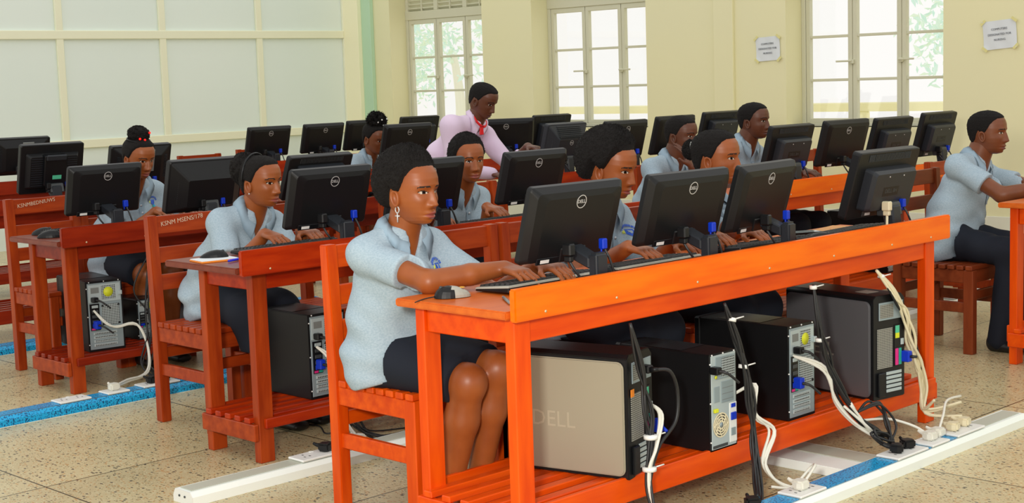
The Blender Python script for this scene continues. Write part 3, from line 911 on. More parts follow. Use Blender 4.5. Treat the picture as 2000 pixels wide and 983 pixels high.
keyboard(4.54, 4.67, zB, 'black keyboard with lit edge right of the second row mouse', edge='black', rot=2)
keyboard(3.45, 6.44, zC, 'black keyboard behind the leftmost third row monitor', edge='black')
keyboard(3.98, 6.43, zC, 'black keyboard under the hands of the girl with the bun', edge='black', rot=-3)
keyboard(6.80, 4.74, zD, 'silver-edged keyboard on the far orange desk beside the boy\'s hand')
keyboard(8.2, 4.74, zD, 'silver-edged keyboard at the right end of the far orange desk')

def mouse(x, y, z, label, rot=0, two=False, glow=False):
    t = thing('computer_mouse', label, 'mouse', (x, y, z), math.radians(rot), 'computer mice')
    b = MB(); nu, nv = 24, 12; V = []; F = []; mi = []
    for i in range(nv+1):
        a = PI*i/nv
        for k in range(nu):
            c = 2*PI*k/nu
            px, py, pz = math.sin(a)*math.cos(c), math.sin(a)*math.sin(c), math.cos(a)
            sx = abs(px)**.8*math.copysign(1, px)
            zz = max(pz, -.0)*(.034-.008*py) if pz > 0 else pz*.0
            V.append((sx*.031*(1-.12*py*py), py*.056, zz+.001))
    for i in range(nv):
        for k in range(nu):
            F.append((i*nu+k, (i+1)*nu+k, (i+1)*nu+(k+1) % nu, i*nu+(k+1) % nu))
    for f in F:
        cy = sum(V[i][1] for i in f)/4
        b.add([V[i] for i in f], [(0, 1, 2, 3)], M_silver if (two and cy > -.005) else M_black, True)
    o = b.obj('shell', t)
    b = MB(); b.cyl((-.003, -.034, .03), (.003, -.034, .03), .006, .006, M_dgrey, 12); b.obj('wheel', t)
    if glow:
        b = MB(); b.ell((-.0285, -.012, .011), (.003, .005, .004), M_red, None, 10, 6); b.obj('lamp', t)
    if two:
        b = MB(); b.ell((.002, .030, .0285), (.012, .009, .0015), M_gold, None, 12, 6); b.obj('badge', t)
    b = MB(); b.tube([(0, -.054, .006), (.01, -.09, .003), (.06, -.13, .003)], .0019, M_cableb); b.obj('lead', t)
    return t
mouse(2.865, 3.165, zA, 'black and silver mouse with red glow at the near end of the nearest desk', rot=244, two=True, glow=True)
mouse(3.455, 3.10, zA, 'black mouse right of the front girl\'s keyboard', rot=10)
mouse(3.985, 3.11, zA, 'black mouse between the second and third front keyboards', rot=15)
mouse(4.585, 3.03, zA, 'black mouse left of the rightmost front keyboard', rot=30)
mouse(3.02, 4.66, zB, 'black mouse lying on an orange-edged notebook on the second row', rot=55)
mouse(4.26, 4.70, zB, 'black mouse under the hand of the short haired student', rot=10)
mouse(3.21, 6.32, zC, 'black mouse at the left end of the third row desk', rot=60)
mouse(3.13+.13, 6.48, zC, 'small black mouse further back at the left end of the third row', rot=40)

t = thing('notebook', 'thin notebook with orange edge under the second row mouse', 'notebook', (3.0, 4.62, .7502), -.15)
b = MB(); b.box(-.075, .075, -.045, .065, 0, .006, M_orange, .001); b.obj('cover', t)
b = MB(); b.box(-.073, .073, -.044, .064, .0062, .009, M_paper, .0005); b.obj('pages', t)
t = thing('pen', 'blue pen lying beside the orange-edged notebook', 'pen', (3.05, 4.545, .7515), .35)
b = MB(); b.cyl((-.06, 0, .005), (.06, 0, .005), .0045, .0045, mat('blue_pen', C(30, 40, 200), .3), 10); b.obj('barrel', t)
b = MB(); b.cyl((.0605, 0, .005), (.072, 0, .005), .004, .001, M_logo, 10); b.obj('tip', t)
t = thing('pen', 'grey pen lying near the black and silver mouse', 'pen', (2.90, 2.975, .7505), .95)
b = MB(); b.cyl((-.07, 0, .005), (.045, 0, .005), .0042, .0048, M_grey, 10); b.obj('barrel', t)
b = MB(); b.cyl((.0455, 0, .005), (.068, 0, .005), .0045, .001, M_logo, 10); b.obj('tip', t)
t = thing('folded_paper', 'small folded white paper beside the grey pen on the nearest desk', 'paper', (2.945, 2.905, .7502), .6)
b = MB(); b.prism([(-.06, 0), (.06, 0), (.06, .0012), (0, .006), (-.06, .0012)], 'y', -.03, .03, M_paper, 0); b.obj('sheet', t)
t = thing('smartphone', 'black smartphone lying beside the rightmost front keyboard', 'phone', (4.78, 3.235, .7502), -.45)
b = MB(); b.prism(rbox_pts(.15, .075, .012), 'z', 0, .009, M_black2, .002); b.obj('body', t)
b = MB(); b.box(-.064, .064, -.033, .033, .0092, .0098, mat('phone_glass', C(150, 160, 160), .05), .0003); b.obj('display', t)
t = thing('envelope', 'tan envelope behind the rightmost front keyboard', 'envelope', (4.98, 3.215, .7502), .15)
b = MB(); b.box(-.13, .11, -.06, .06, 0, .004, mat('tan_paper', C(212, 150, 84), .6), .001); b.obj('sheet', t)
b = MB(); b.prism([(-.13, -.06), (.11, -.06), (-.01, .02)], 'z', .0042, .0052, mat('tan_paper', C(212, 150, 84), .6), 0); b.obj('flap', t)
# dried plant between the two monitors before the boarded wall
t = thing('dried_plant', 'small dried plant with pale curled leaves between far monitors', 'plant', (7.56, 9.83, .746))
b = MB(); b.tube([(0, 0, 0), (0, 0, .07)], [.035, .045], M_cream, 14); b.obj('pot', t)
b = MB(); R = random.Random(4)
for i in range(26):
    a = R.uniform(0, 2*PI); q = R.uniform(.3, 1); h = R.uniform(.08, .19)
    b.tube([(0, 0, .06), (.03*q*math.cos(a), .03*q*math.sin(a), .06+h*.6), (.07*q*math.cos(a+.5), .07*q*math.sin(a+.5), .06+h)], [.004, .006, .001], mat('dry_leaf', C(216, 196, 140), .7) if i % 3 else M_black, 5)
b.obj('leaves', t)

# ------------------------------------------------------------------ computer towers
def rear_std(b, w, h, y):
    """metal back plate seen from -y: (x right, z up), corner at x=0"""
    X = lambda u: .006+u*(w-.012)
    Z = lambda v: .006+v*(h-.012)
    b.box(X(0), X(1), y-.002, y, Z(0), Z(1), M_zinc, .001)
def tower(kind, x, y, z, label, rot=0, w=.175, h=.345, d=.42, group='computer towers', sticker=True):
    """(x, y) is the lower rear left corner; the rear looks to -y"""
    t = thing('computer_tower', label, 'computer', (x, y, z), math.radians(rot), group)
    if kind == 'silver' or kind == 'gun':
        pm = M_champ if kind == 'silver' else M_gun
        b = MB(); b.prism([(.004, 0), (w-.004, 0), (w, .004), (w, h-.02), (w-.02, h), (.014, h), (0, h-.012), (0, .004)], 'y', .0, d, M_black, .002); b.obj('case', t)
        b = MB()
        P = [(.012+p[0]+(d-.016)/2-.004, h*.5+p[1]-.004) for p in rbox_pts(d-.018, h-.032, .022, 5)]
        b.prism(P, 'x', -.010, .001, pm, .004); pn = b.obj('side_panel', t)
        V, F = text_mesh('DELL', .07, .0004)
        b = MB(); b.add(V, F, M_silver if kind == 'gun' else mat('embossed_champagne', C(186, 180, 160), .3, .4), False, frame((-.0102, d*.60, h*.44), (0, -1, 0), (0, 0, 1), (-1, 0, 0))); b.obj('embossed_logo', pn)
        # rear: grey supply, mesh vents, ports, card slots
        b = MB()
        b.box(.03, w-.012, -.003, 0, h*.76, h*.93, M_zinc, .001)
        b.box(.035, w*.62, -.0036, -.003, h*.78, h*.91, M_grille2, 0)
        b.obj('power_supply', t)
        b = MB(); b.box(.02, w*.60, -.003, 0, h*.30, h*.68, M_grille2, .001); b.obj('vent', t)
        b = MB()
        b.box(w*.66, w*.9, -.003, 0, h*.30, h*.70, M_black2, .001)
        b.box(w*.68, w*.80, -.005, -.003, h*.62, h*.69, M_green, 0); b.box(w*.68, w*.80, -.005, -.003, h*.57, h*.62, M_yellow, 0)
        b.box(w*.67, w*.76, -.007, -.003, h*.31, h*.47, M_pink, .001); b.box(w*.78, w*.86, -.007, -.003, h*.31, h*.47, M_teal, .001)
        b.box(w*.84, w*.93, -.007, -.003, h*.50, h*.56, M_zincl, .001)
        b.obj('port_panel', t)
        b = MB()
        for i in range(5):
            zz = h*.06+i*h*.042
            b.box(w*.40, w*.88, -.004, 0, zz, zz+h*.03, M_zincl, .001)
        b.obj('card_slots', t)
        b = MB(); b.box(.02, w*.33, -.012, 0, h*.03, h*.26, M_black2, .003); b.obj('latch', t)
        if kind == 'silver':
            b = MB(); b.box(.016, .038, -.0045, -.003, h*.66, h*.72, M_orange, 0); b.obj('sticker', t)
        else:
            b = MB(); b.box(w*.3, w*.65, .07, .13, h, h+.0008, M_silver, 0); b.obj('sticker', t)
    else:
        b = MB(); b.prism([(.003, 0), (w-.003, 0), (w, .003), (w, h-.003), (w-.003, h), (.003, h), (0, h-.003), (0, .003)], 'y', 0, d-.03, M_black, .001)
        b.box(.0, w, d-.03, d, .0, h, M_black2, .006)
        for q in (.1, .5, .9):
            b.ell((w*q, -.0015, h-.004), (.003, .003, .003), M_white, None, 8, 5); b.ell((.004, -.0015, h*q), (.003, .003, .003), M_white, None, 8, 5)
        b.obj('case', t)
        b = MB(); b.box(w*.06, w*.94, d*.3, d*.75, h+.0002, h+.0015, M_black2, .001); b.obj('top_recess', t)
        if kind == 'std':
            b = MB(); b.box(.008, w-.008, -.003, 0, h*.03, h*.97, M_zinc, .001); b.obj('back_plate', t)
            b = MB()
            b.box(.012, w-.012, -.005, -.003, h*.70, h*.95, M_zincl, .001)
            b.box(w*.42, w*.80, -.0056, -.005, h*.73, h*.93, M_grille, 0)
            b.box(w*.13, w*.35, -.006, -.005, h*.83, h*.91, M_grey, 0)
            b.box(w*.86, w*.96, -.016, -.003, h*.78, h*.84, M_zincl, .002)
            b.obj('power_supply', t)
            if sticker:
                b = MB(); b.cyl((w*.60, -.0056, h*.835), (w*.60, -.0064, h*.835), w*.13, w*.13, M_yellow, 24); b.obj('sticker', t)
            b = MB(); b.box(.014, w*.34, -.005, -.003, h*.30, h*.68, M_black2, .001)
            for i, mm in enumerate((M_zincl, M_dgrey, M_dgrey, M_dgrey)):
                b.box(w*.13, w*.30, -.008, -.005, h*(.62-.07*i), h*(.66-.07*i), mm, .001)
            b.box(w*.13, w*.3, -.008, -.005, h*.345, h*.40, M_blue, .001)
            b.box(w*.10, w*.2, -.007, -.005, h*.31, h*.335, M_pink, 0); b.box(w*.22, w*.32, -.007, -.005, h*.31, h*.335, M_teal, 0)
            b.obj('port_panel', t)
            b = MB(); b.box(w*.40, w*.88, -.005, -.003, h*.36, h*.66, M_grille, .001)
            for cx, cz in ((.42, .64), (.86, .64), (.42, .38), (.86, .38)):
                b.cyl((w*cx, -.0052, h*cz), (w*cx, -.008, h*cz), .005, .005, M_black, 10)
            b.obj('vent', t)
            b = MB()
            for i in range(4):
                zz = h*.07+i*h*.055
                b.box(w*.14, w*.78, -.0055, -.003, zz, zz+h*.042, M_zincl, .001)
                b.box(w*.18, w*.74, -.0062, -.0055, zz+h*.008, zz+h*.034, M_grille, 0)
            b.obj('card_slots', t)
        elif kind == 'fan':
            b = MB(); b.box(.008, w-.008, -.003, 0, h*.02, h*.98, M_zincl, .001); b.obj('back_plate', t)
            b = MB(); b.box(.03, w-.012, -.005, -.003, h*.73, h*.96, M_zinc, .001); b.box(w*.42, w*.88, -.0058, -.005, h*.75, h*.94, M_grille, 0)
            b.cyl((w*.2, -.005, h*.76), (w*.2, -.007, h*.76), .006, .006, M_yellow, 10); b.obj('power_supply', t)
            b = MB()
            b.box(w*.14, w*.34, -.005, -.003, h*.50, h*.66, M_zinc, .001); b.box(w*.40, w*.85, -.005, -.003, h*.48, h*.70, M_zinc, .001)
            for i in range(3): b.box(w*.42, w*.83, -.0056, -.005, h*(.51+.06*i), h*(.515+.06*i), M_grey, 0)
            b.box(w*.10, w*.24, -.012, -.003, h*.40, h*.44, M_yellow, .002)
            b.obj('card_slots', t)
            b = MB(); cx, cz = w*.37, h*.26; R0 = w*.27
            b.cyl((cx, -.0035, cz), (cx, -.0032, cz), R0, R0, M_dgrey, 32)
            for rr in (.99, .78, .56, .34):
                n = 40; V = []; F = []
                for k in range(n):
                    a = 2*PI*k/n
                    for q, yy in ((rr*R0+.0022, -.006), (rr*R0-.0022, -.006), (rr*R0-.0022, -.004), (rr*R0+.0022, -.004)):
                        V.append((cx+q*math.cos(a), yy, cz+q*math.sin(a)))
                for k in range(n):
                    for q in range(4): F.append((k*4+q, ((k+1) % n)*4+q, ((k+1) % n)*4+(q+1) % 4, k*4+(q+1) % 4))
                b.add(V, F, M_cream)
            for k in range(8):
                pts = [(cx+r_*R0*math.cos(2*PI*k/8+.9*r_), -.005, cz+r_*R0*math.sin(2*PI*k/8+.9*r_)) for r_ in (.1, .4, .7, 1)]
                b.tube(pts, .0018, M_cream, 6)
            b.cyl((cx, -.004, cz), (cx, -.007, cz), R0*.22, R0*.22, M_zinc, 20)
            b.obj('fan_guard', t)
            b = MB(); b.box(w*.68, w*.94, -.006, -.003, h*.05, h*.46, M_white, .001); b.box(w*.71, w*.9, -.011, -.006, h*.28, h*.36, M_blue, .002)
            b.box(w*.72, w*.88, -.009, -.006, h*.12, h*.2, M_zinc, .001); b.box(w*.73, w*.88, -.009, -.006, h*.41, h*.45, M_blue, .001)
            b.obj('port_panel', t)
            b = MB(); b.box(.012, w*.62, -.004, -.003, h*.03, h*.06, M_dgrey, 0); b.obj('label_strip', t)
    return t
zs = .1705
tower('silver', 3.245, 2.822, zs, 'champagne silver sided computer tower nearest the camera under the nearest desk', rot=14, h=.383, w=.17, d=.42)
tower('fan', 3.655, 2.832, zs, 'black computer tower with round rear fan under the nearest desk', h=.32, w=.145, d=.40)
tower('std', 4.16, 2.88, zs, 'black computer tower between the fan tower and the gunmetal tower', h=.335, w=.165, d=.41, sticker=True)
tower('gun', 4.605, 2.815, zs, 'gunmetal grey sided computer tower at the right end of the nearest desk', rot=-9, h=.388, w=.175, d=.43)
tower('std', 3.345, 4.535, zs, 'black computer tower with yellow fan sticker under the second row desk', h=.335, w=.18, d=.38)
tower('std', 3.335, 6.25, zs, 'black computer tower with yellow fan sticker under the third row desk', rot=-8, h=.335, w=.18, d=.39)
tower('std', 3.66, 6.36, zs, 'short black computer tower beside the cable bundle under the third row desk', rot=0, h=.20, w=.13, d=.30)
tower('gun', 4.03, 6.26, zs, 'grey sided tower seen past the empty second row chair back', h=.345, w=.18, d=.40)
tower('std', 4.35, 4.55, zs, 'black tower under the second row desk behind the front girl\'s waist', h=.335, w=.18, d=.40)
tower('std', 7.62, 4.56, zs, 'black tower under the right end of the far orange desk', h=.36, w=.18, d=.42)
tower('std', 6.9, 6.3, zs, 'black tower under the desk below the middle window', h=.34, w=.18, d=.4)

# ------------------------------------------------------------------ cables, plugs
def plug(x, y, z, m, label, rot=0, big=True):
    t = thing('power_plug', label, 'plug', (x, y, z), rot, 'plugs in the floor sockets')
    b = MB()
    b.prism([(-.022, -.02), (.022, -.02), (.026, .0), (.018, .026), (-.018, .026), (-.026, .0)], 'z', 0, .03, m, .006)
    b.obj('body', t)
    b = MB(); b.tube([(0, .02, .018), (0, .036, .02), (0, .05, .026)], [.010, .007, .005], m, 10); b.obj('strain_relief', t)
    return t
def cable(name, label, paths, r, m, cat='cable', group='cable bundles', ties=(), extra=None):
    t = thing(name, label, cat, paths[0][0], 0, group)
    o0 = Vector(paths[0][0])
    for P in paths:
        b = MB(); b.tube([Vector(p)-o0 for p in P], r, P[-1] if False else m, 8); b.obj('lead', t)
    for p, d, rr in ties:
        b = MB(); p = Vector(p)-o0
        b.cyl(p-Vector(d)*.006, p+Vector(d)*.006, rr, rr, M_white, 14); b.tube([p+Vector((rr, 0, 0)), p+Vector((rr+.035, -.01, .004))], .0025, M_white, 6, None, False)
        b.obj('cable_tie', t)
    return t
def jit(P, s, seed):
    R = random.Random(seed)
    return [tuple(c+R.uniform(-s, s)*(0 if (i == 0) else 1) for c in p) for i, p in enumerate(P)]
def bundle(name, label, P, n, s, r, m, seed, ties=(), tail=None):
    paths = []
    for i in range(n):
        Q = jit(P, s, seed*31+i)
        if tail: Q = Q+[tail[i % len(tail)]]
        paths.append(Q)
    return cable(name, label, paths, r, m, ties=ties)
# nearest tower: bundle from under the desk top down the tower's back to the floor
bundle('cable_bundle', 'black cable bundle hanging behind the champagne silver tower', [(3.24, 2.80, .655), (3.28, 2.80, .50), (3.30, 2.79, .38), (3.305, 2.785, .27), (3.28, 2.775, .13), (3.28, 2.74, .02)], 6, .014, .0045, M_cableb, 1,
       ties=(((3.305, 2.785, .30), (.0, 0, 1), .022), ((3.29, 2.78, .205), (0, 0, 1), .022)))
bundle('cable_bundle', 'white leads tied into the bundle behind the champagne silver tower', [(3.365, 2.84, .385), (3.37, 2.80, .35), (3.315, 2.77, .28), (3.275, 2.765, .20), (3.285, 2.755, .10), (3.30, 2.70, .012)], 2, .010, .005, M_cablew, 2,
       ties=(((3.285, 2.755, .06), (0, 0, 1), .022),))
cable('power_lead', 'thick black power lead looping from the champagne silver tower', [[(3.345, 2.79, .50), (3.385, 2.77, .49), (3.43, 2.78, .42), (3.42, 2.78, .33), (3.35, 2.785, .27), (3.31, 2.78, .22)]], .0058, M_cableb)
t = thing('power_connector', 'black kettle plug in the back of the champagne silver tower', 'plug', (3.335, 2.838, .50))
b = MB(); b.box(-.014, .014, -.035, 0, -.012, .012, M_black, .004); b.obj('body', t); b = MB(); b.cyl((0, -.035, 0), (.01, -.055, 0), .009, .006, M_black, 10); b.obj('strain_relief', t)
t = thing('video_connector', 'blue video plug in the back of the champagne silver tower', 'plug', (3.385, 2.84, .315))
b = MB(); b.box(-.014, .014, -.032, 0, -.02, .02, M_blue, .003); b.obj('body', t); b = MB(); b.cyl((0, -.03, 0), (-.01, -.06, -.01), .006, .005, M_blue, 10); b.obj('strain_relief', t)
# fan tower
bundle('cable_bundle', 'black cable bundle hanging down beside the fan tower', [(3.70, 2.80, .655), (3.74, 2.79, .55), (3.775, 2.785, .43), (3.80, 2.78, .32), (3.80, 2.765, .19), (3.75, 2.72, .07), (3.68, 2.66, .025)], 6, .014, .0045, M_cableb, 3,
       ties=(((3.725, 2.79, .60), (.3, 0, 1), .014), ((3.775, 2.785, .44), (.2, 0, 1), .016)), tail=[(3.545, 2.60, .08), (3.60, 2.61, .085), (3.64, 2.64, .02)])
bundle('cable_bundle', 'white leads hooked beside the fan tower', [(3.785, 2.85, .33), (3.85, 2.80, .36), (3.83, 2.78, .27), (3.89, 2.76, .21), (3.82, 2.74, .12), (3.86, 2.70, .05), (3.92, 2.64, .02)], 3, .010, .0048, M_cablew, 4)
cable('network_lead', 'white lead arching into the floor socket before the fan tower', [[(3.80, 2.70, .05), (3.86, 2.66, .045), (3.92, 2.63, .10), (3.90, 2.60, .115), (3.83, 2.595, .075)]], .0048, M_cablew)
plug(3.465, 2.585, .059, M_black, 'black power plug in the socket nearest the camera', .4)
plug(3.56, 2.60, .059, M_black, 'second black power plug in the socket nearest the camera', -.6)
plug(3.815, 2.595, .059, M_cablew, 'slim white plug before the fan tower', 0)
# middle black tower
bundle('cable_bundle', 'black cable bundle twisting behind the middle black tower', [(4.20, 2.80, .655), (4.215, 2.79, .52), (4.25, 2.785, .40), (4.33, 2.775, .26), (4.40, 2.755, .17), (4.47, 2.72, .10), (4.50, 2.70, .06)], 7, .016, .0045, M_cableb, 5,
       ties=(((4.20, 2.80, .645), (0, 0, 1), .013), ((4.22, 2.79, .46), (0, 0, 1), .014)))
bundle('cable_bundle', 'coiled black leads on the floor end of the middle tower bundle', [(4.40, 2.75, .18), (4.49, 2.74, .19), (4.53, 2.70, .12), (4.47, 2.68, .06), (4.42, 2.70, .11), (4.50, 2.69, .08), (4.53, 2.66, .03)], 4, .02, .0045, M_cableb, 6, tail=[(4.42, 2.60, .08), (4.49, 2.61, .08)])
bundle('cable_bundle', 'white leads wound into the middle tower bundle', [(4.19, 2.88, .40), (4.26, 2.80, .35), (4.31, 2.775, .24), (4.38, 2.75, .15), (4.45, 2.72, .10), (4.42, 2.73, .13), (4.34, 2.76, .22)], 3, .012, .005, M_cablew, 7)
cable('network_lead', 'long white lead running along the floor to the middle sockets', [[(4.44, 2.76, .14), (4.55, 2.72, .13), (4.62, 2.66, .10), (4.63, 2.61, .075)]], .0048, M_cablew)
plug(4.40, 2.595, .059, M_black, 'black power plug in the middle socket before the gunmetal tower', .5)
plug(4.475, 2.60, .059, M_black, 'second black power plug in the middle socket before the gunmetal tower', -.5)
plug(4.625, 2.595, .059, M_cablew, 'slim white plug in the single socket before the gunmetal tower', 0)
# gunmetal tower
bundle('cable_bundle', 'black cables among the cream bundle at the right end of the nearest desk', [(4.63, 2.81, .655), (4.69, 2.79, .56), (4.77, 2.785, .47), (4.82, 2.78, .38), (4.86, 2.775, .27), (4.90, 2.77, .18), (4.88, 2.76, .12)], 3, .012, .0042, M_cableb, 8, ties=(((4.645, 2.805, .63), (.4, 0, 1), .013),))
bundle('cable_bundle', 'cream cable bundle hanging at the right end of the nearest desk', [(4.62, 2.81, .655), (4.70, 2.785, .56), (4.77, 2.78, .47), (4.80, 2.775, .38), (4.84, 2.77, .28), (4.88, 2.765, .19), (4.86, 2.75, .10)], 7, .015, .0052, M_cream, 9, tail=[(4.95, 2.65, .13), (4.90, 2.62, .09), (4.84, 2.70, .15)])
cable('network_lead', 'white lead curving up beside the cream bundle', [[(5.0, 2.68, .14), (4.86, 2.66, .15), (4.76, 2.62, .12), (4.69, 2.60, .075)]], .0048, M_cablew)
t = thing('video_connector', 'blue video plug in the back of the gunmetal tower', 'plug', (4.765, 2.79, .32))
b = MB(); b.box(-.014, .014, -.034, 0, -.02, .02, M_blue, .003); b.obj('body', t); b = MB(); b.cyl((0, -.03, 0), (.012, -.055, 0), .006, .005, M_cableb, 10); b.obj('strain_relief', t)
plug(4.80, 2.60, .059, M_cream, 'cream power plug in the far right socket, the left of two', .2)
plug(4.89, 2.605, .059, M_cream, 'cream power plug in the far right socket, the right of two', .2)
plug(4.69, 2.60, .059, M_cablew, 'slim white plug beside the blue film at the right', 0)
# connectors on the middle towers
for (x, y, z, m, lab) in ((3.665, 2.828, .44, M_black, 'black kettle plug in the back of the fan tower'), (4.195, 2.874, .42, M_black, 'black kettle plug in the back of the middle black tower'),
                          (4.195, 2.874, .305, M_blue, 'blue video plug in the back of the middle black tower'), (3.375, 4.528, .42, M_black, 'black kettle plug in the tower under the second row desk'),
                          (3.38, 4.526, .31, M_blue, 'blue video plug in the tower under the second row desk'), (3.365, 6.238, .42, M_black, 'black kettle plug in the tower under the third row desk'),
                          (3.37, 6.236, .30, M_blue, 'blue video plug in the tower under the third row desk')):
    t = thing('power_connector' if m is M_black else 'video_connector', lab, 'plug', (x, y, z))
    b = MB(); b.box(-.013, .013, -.032, 0, -.012 if m is M_black else -.019, .012 if m is M_black else .019, m, .003); b.obj('body', t)
    b = MB(); b.tube([(0, -.03, 0), (.012, -.055, -.006), (.05, -.07, -.04)], [.006, .0045, .0042], M_cableb, 8); b.obj('lead', t)
# second row
bundle('cable_bundle', 'black and looped cables behind the second row tower', [(3.42, 4.48, .52), (3.45, 4.46, .36), (3.44, 4.44, .20), (3.46, 4.42, .08), (3.55, 4.36, .02), (3.75, 4.34, .015)], 5, .02, .0045, M_cableb, 12)
bundle('cable_bundle', 'white leads dropping to the second row trunking', [(3.37, 4.52, .38), (3.40, 4.47, .33), (3.41, 4.45, .20), (3.385, 4.38, .10), (3.32, 4.23, .075)], 2, .008, .005, M_cablew, 13)
plug(3.16, 4.21, .059, M_black, 'black power plug at the near end of the second row trunking', .5)
plug(3.74, 4.21, .059, M_black, 'black power plug further along the second row trunking', -.2)
plug(3.315, 4.21, .059, M_cablew, 'slim white plug in the second row trunking', 0)
cable('floor_cables', 'thin black cables curling on the floor under the second row', [[(3.4, 4.9, .005), (3.52, 4.75, .005), (3.46, 4.6, .005), (3.6, 4.62, .005), (3.66, 4.8, .005)], [(3.55, 4.95, .005), (3.68, 4.7, .005), (3.6, 4.5, .005), (3.72, 4.42, .005)]], .0032, M_cableb)
# third row
bundle('cable_bundle', 'black cables hanging from the third row desk top', [(3.66, 6.20, .62), (3.60, 6.19, .45), (3.62, 6.19, .32), (3.60, 6.17, .20), (3.55, 6.12, .08), (3.56, 6.02, .04)], 5, .03, .0042, M_cableb, 14)
bundle('cable_bundle', 'white leads dropping to the blue film trunking', [(3.36, 6.23, .37), (3.43, 6.20, .29), (3.55, 6.17, .28), (3.58, 6.13, .17), (3.52, 6.05, .07), (3.36, 5.95, .07), (3.235, 5.86, .075)], 3, .008, .005, M_cablew, 15)
plug(3.43, 5.86, .059, M_black, 'black power plug in the blue film trunking', .3)
plug(3.235, 5.86, .059, M_cablew, 'slim white plug in the blue film trunking', 0)
plug(3.50, 5.87, .059, M_black, 'black power plug beside the looped third row leads', -.3)
# far right
bundle('cable_bundle', 'black cables looping under the far orange desk behind the right chair', [(7.9, 4.5, .45), (7.98, 4.46, .3), (8.05, 4.4, .2), (7.95, 4.3, .14), (8.1, 4.3, .1)], 4, .03, .006, M_cableb, 16)
cable('network_lead', 'white looped lead on top of the tower under the far orange desk', [[(7.70, 4.50, .545), (7.72, 4.47, .60), (7.76, 4.47, .60), (7.76, 4.48, .545), (7.72, 4.5, .54)]], .006, M_cablew)
plug(7.72, 4.18, .059, M_black, 'black power plug in the trunking behind the chair at right', .3)

